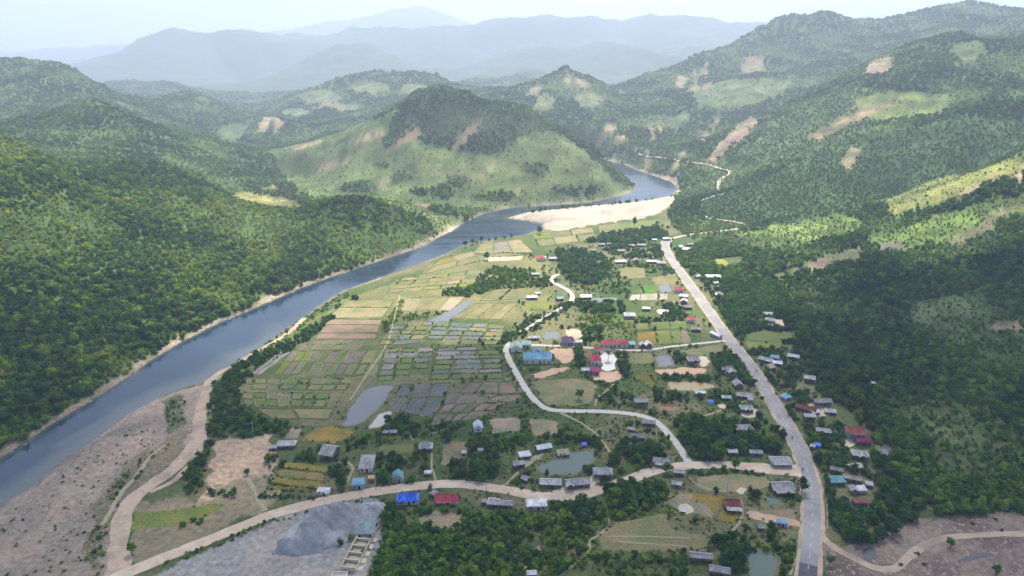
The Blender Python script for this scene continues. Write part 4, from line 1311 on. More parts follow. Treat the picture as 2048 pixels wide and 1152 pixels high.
def gablet(roof, wall, frac=0.4, xo=0.0):
    """a gable over the front door"""
    def fn(e, L, W, ze, zr):
        w = L * frac
        d = W * 0.32
        zt = ze + w / 2 * 0.75
        b = -W / 2 - d
        P = [slab([(xo * L - w / 2 - .3, b - .3, ze - .2), (xo * L, b - .3, zt), (xo * L, 0, zt), (xo * L - w / 2 - .3, 0, ze - .2)][::-1], .12),
             slab([(xo * L, b - .3, zt), (xo * L + w / 2 + .3, b - .3, ze - .2), (xo * L + w / 2 + .3, 0, ze - .2), (xo * L, 0, zt)][::-1], .12)]
        v, f = join(P)
        obj('gable_roof', new_mesh('gable_roof', v, f, [ROOFS[roof]]), e)
        v = [(xo * L - w / 2 + .1, b + .1, ze - .1), (xo * L + w / 2 - .1, b + .1, ze - .1), (xo * L, b + .1, zt - .2)]
        obj('gable_wall', new_mesh('gable_wall', v, [(0, 1, 2)], [WALLS[wall]]), e)
        for sx in (-1, 1):
            part_box('post', M['post'], e, xo * L + sx * (w / 2 - .2), b + .25, 0, .22, .22, ze)
    return fn

def parapets(e, L, W, ze, zr):
    for sx in (-1, 1):
        b = W / 2 + .3
        x0, x1 = sx * (L / 2 + .35), sx * (L / 2 + .62)
        v = [(x0, -b, 0), (x0, b, 0), (x0, b, ze + .5), (x0, 0, zr + .45), (x0, -b, ze + .5)]
        v += [(x1, q[1], q[2]) for q in v]
        f = [(0, 1, 2, 3, 4), (9, 8, 7, 6, 5)] + [(i, (i + 1) % 5, 5 + (i + 1) % 5, 5 + i) for i in range(5)]
        obj('parapet', new_mesh('parapet', v, f, [WALLS['white']]), e)
    w = L * .34
    P = [slab([(-w / 2, W * .12, zr - .6), (0, W * .12, zr + 1.3), (0, W / 2 + 2, zr + 1.3), (-w / 2, W / 2 + 2, zr - .6)][::-1], .12),
         slab([(0, W * .12, zr + 1.3), (w / 2, W * .12, zr - .6), (w / 2, W / 2 + 2, zr - .6), (0, W / 2 + 2, zr + 1.3)][::-1], .12)]
    v, f = join(P)
    obj('gable_roof', new_mesh('gable_roof', v, f, [ROOFS['sky']]), e)

# --- along the village lane
house(1075, 722, 52, .5, 1, 'gable', 'sky', 'cream', 'long hall with steel blue roof and cream walls beside the village lane bend', 'hall', 'village_hall', wallh=4.0, pitch=.62, extra=parapets)
house(1032, 700, 22, .95, 92, 'gable', 'green', 'white', 'white house with pale green roof, gable end on, at the lane bend', wallh=3.4, pitch=.55)
house(1053, 694, 16, .8, 3, 'shed', 'teal', 'cream', 'teal lean-to shed joined to the pale green roofed house', 'shed', 'lean_to_shed', wallh=3.0)
house(1135, 688, 23, .7, 2, 'hipgable', 'purple', 'grey', 'two storey house with dark purple roof behind the concrete lane', wallh=4.4, porch=('purple', 2.0, .9))
house(1157, 688, 14, .6, 4, 'shed', 'pale', 'grey', 'pale low shed right of the purple roofed house', 'shed', 'village_shed', wallh=2.2)
house(1219, 693, 27, .6, 2, 'hip', 'red', 'cream', 'wide cream house with red hip roof on the lane', wallh=3.6, extra=gablet('red', 'cream', .35, .2))
house(1247, 692, 18, .85, 92, 'hip', 'red', 'cream', 'smaller cream house with red roof, right of the wide red roofed house', wallh=3.6)
house(1263, 693, 12, .8, 3, 'shed', 'teal', 'grey', 'low teal shed right of the two red roofed houses', 'shed', 'village_shed', wallh=2.6)
house(1284, 695, 9, 1.0, 95, 'gable', 'white', 'wood', 'smaller of two white roofed pavilions on the lane', 'pavilion', 'open_pavilion', wallh=2.8, pitch=.9)
house(1296, 695, 13, .95, 95, 'gable', 'white', 'wood', 'larger of two white roofed pavilions on the lane', 'pavilion', 'open_pavilion', wallh=3.0, pitch=.9)
house(1190, 727, 19, 1.15, 3, 'hip', 'red', 'cream', 'red roofed main block of the school beside its pale court', 'school', 'school_block', wallh=4.6, pitch=.6)
house(1196, 706, 16, .6, 8, 'gable', 'red', 'cream', 'red roofed rear wing behind the school main block', 'school', 'school_block', wallh=3.6)
house(1190, 747, 14, 1.35, 3, 'gable', 'magenta', 'brick', 'unfinished front wing of the school with dark red rafters', 'school', 'school_block', wallh=3.4, pitch=.3)
house(1171, 744, 15, .6, 5, 'gable', 'white', 'grey', 'white gabled shed left of the school', 'shed', 'village_shed', wallh=2.2, pitch=.6)
house(1068, 679, 20, .5, 5, 'gable', 'pale', 'brick', 'pale roofed hut left of the square grey pond', 'hut', 'village_hut', wallh=2.3)
house(1281, 812, 26, .55, 2, 'gable', 'grey', 'wood', 'grey roofed stilt house left of the round brown pond', stilt=1.8, wallh=2.4)
house(1386, 727, 22, .8, 2, 'hipgable', 'grey', 'wood', 'grey hipped stilt house beside a bright sandy yard', stilt=1.6, wallh=2.4, pitch=.75, extra=gablet('grey', 'wood', .4))
house(1457, 746, 22, .85, 6, 'hipgable', 'grey', 'grey', 'grey roofed house with stepped front gables by main road', wallh=3.0, pitch=.75, extra=gablet('pale', 'grey', .55, .05))
house(1475, 774, 18, .85, 92, 'gable', 'grey', 'wood', 'grey gabled house above the main road, its gable facing out', wallh=2.8, pitch=.7)
house(1399, 790, 20, .5, 2, 'gable', 'white', 'brick', 'white roofed hut on the edge of the yellow pond', 'hut', 'village_hut', wallh=2.3)
house(1452, 800, 17, .6, -4, 'hip', 'green', 'wood', 'grey green roof half hidden under trees', wallh=2.4)
house(1492, 822, 23, .7, -5, 'hipgable', 'green', 'wood', 'grey green hipped house with sandy front yard near main road', wallh=2.8, extra=gablet('green', 'wood', .35))
house(1487, 796, 28, .5, -14, 'gable', 'pale', 'wood', 'pale grey roof behind trees, uphill of the grey green hipped house', wallh=2.6)
house(1500, 803, 9, .8, -8, 'shed', 'pale', 'grey', 'tiny pale shed between two roofs near main road', 'shed', 'village_shed', wallh=2.0)
house(1421, 808, 9, .8, 20, 'shed', 'blue', 'grey', 'blue tarpaulin shelter beside a sandy clearing', 'shelter', 'tarp_shelter', wallh=1.8)
# --- right of the main road
house(1532, 724, 26, .5, -40, 'gable', 'pale', 'wood', 'pale long roof slanting beside the blue tarp roof', wallh=2.4)
house(1549, 720, 14, .7, -20, 'shed', 'tarp', 'wood', 'blue sheet roof between pale roofs right of main road', 'shed', 'village_shed', wallh=2.4)
house(1554, 731, 16, .7, -15, 'gable', 'white', 'wood', 'bright white roofed house in front of the blue sheet roof', wallh=2.6)
house(1541, 738, 16, .7, 25, 'shed', 'brown', 'wood', 'brown grey lean-to left of the bright white roof', 'shed', 'lean_to_shed', wallh=2.0)
house(1586, 717, 20, .6, -25, 'gable', 'white', 'wood', 'white roofed hut right of the cluster with blue sheet', 'hut', 'village_hut', wallh=2.3)
house(1618, 764, 18, .75, -20, 'gable', 'pale', 'wood', 'lone pale roofed stilt hut on the open slope', 'hut', 'village_hut', stilt=1.4, wallh=2.2)
house(1746, 770, 7, .7, -20, 'gable', 'white', 'wood', 'tiny white roofed hut inside the dark forest', 'hut', 'forest_hut', wallh=1.8)
house(1643, 812, 33, .42, 2, 'gable', 'grey', 'wood', 'long grey roofed stilt house behind the rust red roof', stilt=1.6, wallh=2.3)
house(1611, 822, 36, .4, -32, 'gable', 'rust', 'wood', 'long rust red roofed house slanting beside main road', wallh=2.6)
house(1630, 829, 15, .6, 18, 'shed', 'white', 'wood', 'small white lean-to at the end of the rust red roof', 'shed', 'lean_to_shed', wallh=2.0)
house(1660, 827, 19, .7, -12, 'hip', 'pale', 'wood', 'small pale roofed house right of the rust red roof', wallh=2.2)
house(1617, 840, 21, .6, -4, 'gable', 'pale', 'wood', 'pale roofed stilt house in front of the rust red roof', stilt=1.2, wallh=2.2)
house(1571, 798, 17, .8, 30, 'hip', 'sky', 'grey', 'blue grey roof half hidden by trees right of main road', wallh=2.4)
house(1645, 867, 26, .5, -16, 'gable', 'pale', 'brick', 'pale roof beneath trees uphill of the maroon house', wallh=2.4)
house(1709, 874, 34, .55, -3, 'hipgable', 'maroon', 'grey', 'two storey house with maroon roof and white columns', wallh=5.0, porch=('maroon', 2.2, .95))
house(1725, 888, 28, .45, -4, 'gable', 'magenta', 'wood', 'low magenta roof in front of the maroon two storey house', wallh=2.8)
house(1718, 914, 27, .75, -14, 'hipgable', 'pale', 'wood', 'pale hipped house left of the small grey pond', wallh=2.8, extra=gablet('pale', 'wood', .4, .1))
house(1672, 945, 22, .55, -22, 'gable', 'grey', 'wood', 'grey gabled house uphill of the teal roof', wallh=2.5)
house(1708, 939, 27, .5, 12, 'gable', 'pale', 'wood', 'pale house of two roof slopes near the middle of the right hamlet', wallh=2.4)
house(1671, 966, 28, .7, 2, 'hip', 'teal', 'wood', 'patched teal roof beside the main road junction', wallh=2.6)
house(1703, 962, 34, .4, -22, 'gable', 'brown', 'wood', 'long brown grey roof right of the teal roof', wallh=2.4)
house(1706, 985, 15, .9, 80, 'gable', 'grey', 'brick', 'grey gabled hut below the long brown grey roof', 'hut', 'village_hut', wallh=2.4)
house(1722, 984, 15, .8, 5, 'shed', 'white', 'grey', 'white fronted shed below the long brown grey roof', 'shed', 'village_shed', wallh=2.2)
house(1737, 974, 12, .8, -15, 'shed', 'pale', 'wood', 'small pale shed right of the long brown grey roof', 'shed', 'village_shed', wallh=2.0)
house(1719, 1009, 27, .4, 0, 'shed', 'rust', 'wood', 'low rust red shed under trees above the rocky stream', 'shed', 'village_shed', wallh=2.0)
house(1624, 898, 9, .9, 60, 'gable', 'pale', 'wood', 'small pale hut beside the guard rail', 'hut', 'village_hut', wallh=2.0)
house(1634, 895, 10, .8, -15, 'shed', 'blue', 'wood', 'blue tarpaulin lean-to beside the guard rail', 'shelter', 'tarp_shelter', wallh=1.9)
# --- the junction
house(1560, 928, 38, .5, -2, 'hip', 'pale', 'blue', 'big grey roofed shop with blue front at the road junction', 'shop', 'road_shop', wallh=3.0, porch=('pale', 1.8, .95))
house(1562, 980, 40, .62, 3, 'gable', 'grey', 'wood', 'large grey roof with pale patches below the junction', wallh=2.8, porch=('grey', 2.4, .9))
house(1465, 909, 18, .5, -2, 'shed', 'pale', 'wood', 'pale low roof behind roadside trees, left of the grey shop', 'shed', 'village_shed', wallh=2.2)
house(1510, 910, 24, .5, -4, 'gable', 'grey', 'wood', 'grey roof behind roadside trees next to the grey shop', wallh=2.4)
house(1486, 861, 32, .55, 3, 'hipgable', 'grey', 'wood', 'grey hipped house deep in the grove left of main road', wallh=2.6, extra=gablet('pale', 'wood', .35, .2))
house(1464, 1015, 30, .75, -6, 'hipgable', 'maroon', 'wood', 'dark red roofed house with grey awning among golden rice', wallh=2.8, pitch=.7, porch=('pale', 2.6, .98))
house(1521, 1060, 12, .7, 2, 'gable', 'grey', 'wood', 'small grey hut on grass below the red earth bank', 'hut', 'village_hut', wallh=2.0)
house(1563, 1051, 20, .5, -10, 'shed', 'sky', 'grey', 'blue grey lean-to beside the lower main road', 'shed', 'lean_to_shed', wallh=2.2)
house(1401, 1121, 42, .36, -8, 'gable', 'grey', 'wood', 'upper of two long grey huts near the bottom edge', 'hut', 'long_hut', stilt=.9, wallh=2.0)
house(1438, 1149, 38, .42, -14, 'gable', 'grey', 'wood', 'lower of two long grey huts near the bottom edge', 'hut', 'long_hut', stilt=.9, wallh=2.0)
house(1322, 928, 30, .5, -14, 'gable', 'grey', 'wood', 'grey roofed house at the fork of lane and dirt road', wallh=2.6, porch=('pale', 2.2, .8))
house(1357, 950, 20, .55, -10, 'gable', 'pale', 'wood', 'pale roof behind the tree just below the fork', wallh=2.4)
house(1353, 973, 18, .6, -16, 'gable', 'pale', 'brick', 'small pale hut with red end wall below the fork', 'hut', 'village_hut', wallh=2.2)
house(1366, 1025, 8, .8, -20, 'gable', 'white', 'wood', 'tiny white hut in the middle of the cut rice field', 'hut', 'field_hut', wallh=1.5)
house(1297, 850, 25, .5, -10, 'gable', 'grey', 'wood', 'grey hut beside the lane curve above the fork', 'hut', 'village_hut', wallh=2.4)
house(1274, 878, 28, .5, -4, 'gable', 'grey', 'wood', 'grey roofed house below the lane curve', wallh=2.4)
house(1262, 862, 13, .7, -18, 'gable', 'pale', 'wood', 'small pale hut behind the grey house below the lane curve', 'hut', 'village_hut', wallh=2.0)
# --- middle foreground
house(956, 859, 21, .75, 96, 'gable', 'white', 'white', 'white house at the corner of the brown fallow plots', wallh=3.0, pitch=.8)
house(852, 899, 24, .75, 4, 'hipgable', 'pale', 'wood', 'pale hipped house at the top of a narrow footpath', wallh=2.8, pitch=.8, extra=gablet('grey', 'wood', .45, -.1))
house(735, 932, 24, 1.9, 4, 'hip', 'grey', 'white', 'long unfinished grey building seen end on, left of the meadow', 'building', 'unfinished_building', wallh=2.8, pitch=.25)
house(718, 974, 22, .7, 3, 'shed', 'sky', 'blue', 'small blue fronted house with three dark doors by the dirt road', wallh=3.0)
house(743, 962, 11, .7, 3, 'shed', 'tan', 'brick', 'tan roofed shed right of the small blue fronted house', 'shed', 'village_shed', wallh=2.2)
house(796, 958, 18, 1.0, 94, 'gable', 'teal', 'grey', 'teal gabled house with a pale front awning', wallh=2.8, pitch=.6)
house(797, 963, 20, .4, 4, 'shed', 'pale', 'grey', 'pale awning shed in front of the teal gabled house', 'shed', 'lean_to_shed', wallh=1.9)
house(856, 951, 13, .6, 3, 'shed', 'white', 'wood', 'small white roofed roadside stall at the red earth path', 'stall', 'road_stall', wallh=2.0)
house(816, 1003, 40, .55, 3, 'hipgable', 'blue', 'white', 'house with bright blue roof below the dirt road', wallh=2.8, pitch=.75, extra=gablet('blue', 'brick', .35, -.18))
house(894, 1003, 43, .42, -4, 'gable', 'red', 'white', 'long house with crimson roof below the dirt road', wallh=2.8, pitch=.6, porch=('red', 1.6, .95))
house(867, 993, 13, .8, 60, 'gable', 'grey', 'wood', 'small grey hut left of the crimson roofed house', 'hut', 'village_hut', wallh=2.2)
house(987, 1010, 20, .9, -8, 'hipgable', 'pale', 'wood', 'left pale roof of the joined grey pair below the dirt road', wallh=2.4)
house(1010, 1013, 30, .5, -6, 'gable', 'grey', 'wood', 'right grey roof of the joined grey pair below the dirt road', wallh=2.4)
house(1073, 1016, 38, .42, 2, 'shed', 'white', 'grey', 'broad white roof just below the dirt road', 'shed', 'village_shed', wallh=2.8)
house(968, 1008, 10, .7, 0, 'shed', 'brown', 'wood', 'small brown shed left of the joined grey pair', 'shed', 'village_shed', wallh=1.9)
house(1049, 916, 22, .6, 14, 'shed', 'white', 'wood', 'square white sheet roof left of the green pond', 'shed', 'village_shed', wallh=2.4)
house(1087, 900, 29, .5, 18, 'gable', 'white', 'wood', 'slanting white roofed house above the green pond', wallh=2.4)
house(1037, 935, 23, .55, 16, 'gable', 'grey', 'wood', 'grey roofed hut at the end of a short dirt drive', 'hut', 'village_hut', stilt=.8, wallh=2.2)
house(1101, 971, 40, .45, -4, 'gable', 'pale', 'wood', 'long pale grey house left of the front gabled house by the pond', wallh=2.6)
house(1155, 972, 46, .4, 8, 'gable', 'grey', 'wood', 'long grey house with front gable between pond and dirt road', wallh=2.8, extra=gablet('pale', 'wood', .3, -.4))
house(1205, 954, 34, .6, -3, 'hipgable', 'grey', 'wood', 'grey hipped stilt house at the right end of the green pond', stilt=1.4, wallh=2.4)
house(1126, 910, 22, .65, 10, 'shed', 'brown', 'brick', 'reddish brown pigsty on the far bank of the green pond', 'shed', 'animal_shed', wallh=1.6)
house(1051, 962, 13, .9, -35, 'gable', 'grey', 'wood', 'small grey hut half hidden under trees by the dirt drive', 'hut', 'village_hut', wallh=2.0)
house(1168, 893, 9, .7, 8, 'shed', 'blue', 'wood', 'blue sheet shelter on the far bank of the green pond', 'shelter', 'tarp_shelter', wallh=1.6)
house(961, 905, 10, .5, -3, 'shed', 'pale', 'wood', 'tiny pale shed in the grove above the brown meadow', 'shed', 'village_shed', wallh=1.8)
house(928, 910, 6, .9, 0, 'shed', 'white', 'wood', 'tiny white shed on the edge of the brown meadow', 'shed', 'village_shed', wallh=1.9)
house(1063, 1153, 18, .6, 4, 'gable', 'white', 'wood', 'white hut roof cut off by the bottom edge', 'hut', 'village_hut', wallh=2.2)
house(574, 893, 34, .5, 3, 'hipgable', 'pale', 'wood', 'pale hipped house right of the orange earth clearing', wallh=2.4)
house(547, 899, 15, .7, 5, 'gable', 'pale', 'wood', 'small pale shed left of the hipped house by the orange clearing', 'shed', 'village_shed', wallh=2.0)
house(661, 912, 26, 1.3, -14, 'gable', 'pale', 'wood', 'large pale roofed stilt barn above the four strip rice field', 'barn', 'village_barn', stilt=1.2, wallh=2.6, pitch=.55)
house(648, 987, 23, .5, -6, 'shed', 'white', 'white', 'white shed at the corner of the four strip rice field', 'shed', 'village_shed', wallh=2.0)
house(787, 868, 14, .7, 5, 'gable', 'grey', 'wood', 'grey hut inside the grove left of the narrow footpath', 'hut', 'village_hut', wallh=2.0)
house(771, 869, 9, .6, -5, 'shed', 'pale', 'wood', 'tiny pale shed inside the grove, left of the grey grove hut', 'shed', 'village_shed', wallh=1.8)
# --- far end of the village
house(1082, 520, 16, .8, 92, 'hip', 'red', 'white', 'farthest red roofed white house, standing near the river fields', wallh=3.6, porch=('white', 2, .9))
house(1105, 520, 15, .6, 5, 'gable', 'pale', 'wood', 'pale roof right of the farthest red roofed house', wallh=2.4)
house(1241, 526, 20, .5, 4, 'hipgable', 'white', 'wood', 'bright white hipped roof in the far village', wallh=2.4)
house(1303, 526, 20, .4, -2, 'gable', 'white', 'wood', 'long white roof left of the road in the far village', wallh=2.4)
house(1322, 529, 16, .7, -2, 'hip', 'pale', 'grey', 'pale hipped roof next to the road in the far village', wallh=2.6)
house(1272, 524, 11, .9, 92, 'gable', 'grey', 'wood', 'grey gable end between the two white far roofs', wallh=2.6)
house(1242, 505, 14, .6, -3, 'gable', 'grey', 'brick', 'grey roofed brick house in the far village grove', wallh=2.6)
house(1203, 492, 11, .6, 6, 'gable', 'pale', 'wood', 'pale far roof at the edge of the yellow green field', wallh=2.4)
house(1218, 491, 9, .7, 0, 'gable', 'grey', 'wood', 'small grey far roof beside the edge of the yellow green field', wallh=2.3)
house(1263, 494, 11, .6, -4, 'gable', 'pale', 'wood', 'left one of the two long pale roofs in the farthest row', wallh=2.3)
house(1282, 493, 15, .5, -4, 'gable', 'pale', 'wood', 'right one of the two long pale roofs in the farthest row', wallh=2.3)
house(1333, 480, 14, .7, 2, 'hip', 'pale', 'wood', 'pale hipped house at the far bend of the main road', wallh=2.4)
house(1308, 482, 8, .7, 5, 'gable', 'white', 'wood', 'tiny white hut left of the far bend of main road', 'hut', 'village_hut', wallh=2.0)
house(1186, 503, 10, .8, 5, 'gable', 'grey', 'wood', 'grey hut left edge of the far village grove', 'hut', 'village_hut', wallh=2.2)
house(1360, 496, 9, .9, 30, 'gable', 'white', 'wood', 'white hut just right of the far road bend', 'hut', 'village_hut', wallh=2.2)
house(1380, 491, 12, .6, 0, 'gable', 'grey', 'wood', 'grey hut farther right of the far road bend', 'hut', 'village_hut', wallh=2.2)
house(1372, 501, 12, .7, -20, 'shed', 'white', 'wood', 'white lean-to below the huts at the far bend', 'shed', 'lean_to_shed', wallh=2.0)
house(1357, 584, 17, .7, -3, 'hip', 'red', 'white', 'red roofed white house beside the middle of main road', wallh=3.4)
house(1367, 596, 15, .7, -18, 'gable', 'white', 'grey', 'white roofed house just below the red roof by main road', wallh=2.6)
house(1368, 606, 12, .9, 70, 'gable', 'pale', 'wood', 'pale gable end below the white roof beside main road', wallh=2.6)
house(1375, 618, 16, .6, -6, 'gable', 'dark', 'wood', 'dark grey roof in the row beside main road', wallh=2.6)
house(1382, 644, 14, .8, -4, 'hip', 'red', 'white', 'lower red roof beside the main road', wallh=3.0)
house(1392, 662, 16, .7, -6, 'hipgable', 'grey', 'wood', 'grey hipped roof below the lower red roof by main road', wallh=2.6)
house(1432, 674, 24, .4, -62, 'gable', 'white', 'grey', 'long white roof parallel to the main road', wallh=2.6)
house(1171, 597, 21, .6, 2, 'gable', 'white', 'wood', 'white roofed house right of the winding concrete lane', wallh=2.6)
house(1259, 635, 20, .8, -4, 'hipgable', 'pale', 'grey', 'pale hipped house alone in a garden mid village', wallh=3.0)
house(1292, 621, 14, .5, -3, 'shed', 'white', 'wood', 'white lean-to right of the lone garden house', 'shed', 'lean_to_shed', wallh=2.2)
house(1064, 598, 20, .5, 2, 'gable', 'white', 'wood', 'white roofed hut alone among the sunlit fields', 'hut', 'field_hut', wallh=2.4)
house(1076, 590, 9, .5, 20, 'shed', 'white', 'wood', 'small white roof behind the hut among the sunlit fields', 'shed', 'village_shed', wallh=2.0)
house(1119, 600, 12, .9, 20, 'gable', 'teal', 'wood', 'teal grey roof left of the winding lane', wallh=2.4)
house(1071, 551, 15, .6, 5, 'gable', 'green', 'wood', 'pale green roof in the bushes left of the winding lane', wallh=2.2)
house(1536, 632, 20, .5, -8, 'gable', 'green', 'grey', 'long pale green roof in the hillside compound', wallh=2.6)
house(1540, 645, 18, .7, -22, 'hipgable', 'pale', 'grey', 'pale hipped house in the hillside compound with sandy yard', wallh=2.8)
house(1437, 593, 13, .6, -4, 'gable', 'white', 'wood', 'white hut right of the middle main road', 'hut', 'village_hut', wallh=2.4)
house(1426, 557, 28, .35, -3, 'shed', 'green', 'grey', 'wide pale green roof above the middle main road', 'shed', 'village_shed', wallh=2.4)
house(1394, 556, 10, .8, 30, 'gable', 'green', 'grey', 'small pale green roof left of the wide pale green roof', 'hut', 'village_hut', wallh=2.4)
house(1430, 569, 10, .8, 20, 'gable', 'pale', 'grey', 'pale hut below the wide pale green roof', 'hut', 'village_hut', wallh=2.2)

# ------------------------------------------------------------------ gravel works
def world(px, py, z=0.0):
    x, y = on_plane(px, py, z)
    return float(x), float(y)
# the crushed stone heap: angle-of-repose cone rows with gullies
def heap(pxs, mat, top, slope_, label):
    hp = poly_plane(pxs)
    hx0, hy0 = hp.min(0); hx1, hy1 = hp.max(0)
    NX_, NY_ = 110, 80
    gx, gy = np.meshgrid(np.linspace(hx0, hx1, NX_), np.linspace(hy0, hy1, NY_))
    ins = in_poly(gx + 1.2 * fbm(gx, gy, 8, 2), gy + 1.2 * fbm(gx + 9, gy, 8, 2), hp); dd = np.where(ins, seg_dist(gx, gy, hp, True), 0)
    hh = np.where(ins, np.minimum(dd * slope_, top + .3 * top * fbm(gx, gy, 14, 2)), -0.5)
    hh = hh * (1 + 0.42 * fbm(gx, gy, 12, 3)) + np.where(ins, 0.3 * fbm(gx, gy, 2.5, 3) + np.minimum(dd, 4) * .28 * (ridged(gx, gy * .35, 6.0, 3) - .4), 0)
    V = np.stack([gx, gy, hh], -1).reshape(-1, 3)
    Fq = []
    for i in range(NY_ - 1):
        for j in range(NX_ - 1):
            if ins[i, j] or ins[i + 1, j] or ins[i, j + 1] or ins[i + 1, j + 1]:
                a = i * NX_ + j
                Fq.append((a, a + 1, a + NX_ + 1, a + NX_))
    tag(obj('gravel_heap', new_mesh('gravel_heap', V, Fq, [mat], True)), label, 'gravel heap')
    take_world(hp)
heap([(548, 1108), (553, 1082), (585, 1052), (625, 1022), (668, 1010), (712, 1008), (728, 1020), (722, 1046), (708, 1066), (690, 1085), (640, 1105), (590, 1115)], M['gravel_pile'], 8.0, .78, 'big blue grey heap of crushed stone beside the dirt road')
heap([(712, 1022), (718, 1008), (745, 1004), (779, 1008), (777, 1032), (748, 1040), (720, 1038)], M['gravel_light'], 5.0, .8, 'pale grey heap of fresh gravel behind the works shed')
# batching bins: a row of cream bays, open at the top
ax, ay = world(697, 1143); bx_, by_ = world(733, 1072)
ang = math.atan2(by_ - ay, bx_ - ax)
Lb = math.hypot(bx_ - ax, by_ - ay)
bins = empty('aggregate_bins', (ax, ay, 0), ang)
tag(bins, 'row of cream open bays filled with sand at the gravel works', 'storage bins')
M['cream_wall'] = mat_plain('cream_wall', (0.56, 0.49, 0.36), 0.85, 0.15)
M['bin_sand'] = mat_plain('bin_sand', (0.47, 0.38, 0.28), 0.95, 0.2)
Wb = 6.0
part_box('side_wall', M['cream_wall'], bins, Lb / 2, Wb / 2, 0, Lb + .4, .35, 2.6)
part_box('side_wall', M['cream_wall'], bins, Lb / 2, -Wb / 2, 0, Lb + .4, .35, 1.3)
nb_bays = 5
for i in range(nb_bays + 1):
    part_box('bay_wall', M['cream_wall'], bins, Lb * i / nb_bays, 0, 0, .5, Wb - .4, 2.4)
for i in range(nb_bays):
    w = Lb / nb_bays
    v = [(-w / 2 + .3, -Wb / 2 + .3, .4), (w / 2 - .3, -Wb / 2 + .3, .4), (w / 2 - .3, Wb / 2 - .3, .6), (-w / 2 + .3, Wb / 2 - .3, .6), (0.2, 0.4, 1.9), (-.6, 1.0, 1.7)]
    f = [(0, 1, 4), (1, 2, 4), (2, 3, 5), (2, 5, 4), (3, 0, 5), (0, 4, 5)]
    obj('sand_fill', new_mesh('sand_fill', v, f, [M['bin_sand']], False), bins, (w * (i + .5), 0, 0))
    part_box('ramp', M['cream_wall'], bins, w * (i + .5), -Wb / 2 - 1.2, 0, w * .6, 2.2, .25)
gs = house(732, 1066, 36, .95, 3, 'shed', 'slate', 'cream', 'blue grey roofed shed at the head of the cream bays', 'shed', 'works_shed', wallh=3.2, dim=(7.4, 7.2))
x, y = world(680, 1150)
e = empty('concrete_tank', (x, y - 1, 0), .05)
tag(e, 'low pale concrete tank at the foot of the cream bays', 'tank')
for (px_, py_, sx, sy) in ((0, -1.6, 6.4, .3), (0, 1.6, 6.4, .3), (-3.05, 0, .3, 2.9), (3.05, 0, .3, 2.9)):
    part_box('tank_wall', M['court'], e, px_, py_, 0, sx, sy, 1.1)
part_box('tank_fill', M['bin_sand'], e, 0, 0, 0, 5.8, 2.9, .6)

# ------------------------------------------------------------------ guard rails, poles, riders
def guard_rail(s0, s1, side, label):
    a, na = road_at((s0 + s1) / 2)
    e = empty('guard_rail', (float(a[0] + na[0] * side), float(a[1] + na[1] * side), 0.1))
    tag(e, label, 'guard rail', 'guard rails of the main road')
    n_ = max(3, int(abs(s1 - s0) / 4))
    pts = []
    for i in range(n_ + 1):
        p, nn = road_at(s0 + (s1 - s0) * i / n_)
        pts.append(p + nn * side)
    for p in pts:
        part_box('post', M['rail'], e, p[0] - e.location.x, p[1] - e.location.y, 0, .18, .18, .85)
    for p, q in zip(pts[:-1], pts[1:]):
        d = q - p
        m_ = (p + q) / 2
        part_box('rail_beam', M['rail'], e, m_[0] - e.location.x, m_[1] - e.location.y, .45, float(np.linalg.norm(d)) + .05, .14, .38, math.atan2(d[1], d[0]))
spy = project(RC[:, 0], RC[:, 1], 0)[1]
def s_of(py): return float(dl[np.argmin(np.abs(spy - py))])
sd = 1 if (RN[:, 0].mean() > 0) else -1
guard_rail(s_of(800), s_of(880), sd * 4.4, 'white guard rail right of main road, opposite the dark grove')
guard_rail(s_of(884), s_of(918), sd * 4.4, 'short white guard rail right of main road, just above junction')
guard_rail(s_of(1003), s_of(1056), sd * 6.2, 'white guard rail right of main road, below the junction')

def pole(px, py, hgt, label):
    x, y, z = hit(px, py)
    e = empty('utility_pole', (x, y, z))
    tag(e, label, 'utility pole', 'utility poles of the village')
    v = []; f = []
    for i in range(8):
        a = i * math.pi / 4
        v.append((.17 * math.cos(a), .17 * math.sin(a), -.1)); v.append((.10 * math.cos(a), .10 * math.sin(a), hgt))
    for i in range(8):
        j = (i + 1) % 8
        f.append((2 * i, 2 * j, 2 * j + 1, 2 * i + 1))
    f.append(tuple(2 * i + 1 for i in range(8)))
    obj('shaft', new_mesh('shaft', v, f, [M['pole']], True), e)
    part_box('cross_arm', M['pole'], e, 0, 0, hgt - .8, 1.7, .12, .14)
for px_, py_, lb in ((752, 980, 'utility pole beside the small blue fronted house'), (1306, 946, 'utility pole on the dirt road left of the fork'), (1454, 984, 'utility pole behind the dark red roofed house'),
                     (973, 985, 'utility pole at the foot of the dirt road bend'), (1105, 693, 'utility pole on the lane between hall and square pond'), (1031, 690, 'utility pole behind the pale green roof at the bend'),
                     (507, 868, 'pale pole at the top of the orange clearing'), (1327, 696, 'utility pole beside the white pavilions'), (1395, 1000, 'utility pole beside the golden rice'),
                     (1328, 640, 'utility pole in the gardens mid village'), (1505, 770, 'utility pole beside the main road, above the dark grove'), (1440, 622, 'utility pole beside the main road, mid village'),
                     (958, 528, 'lone thin pole in the yellow fields near river')):
    pole(px_, py_, 7.5, lb)

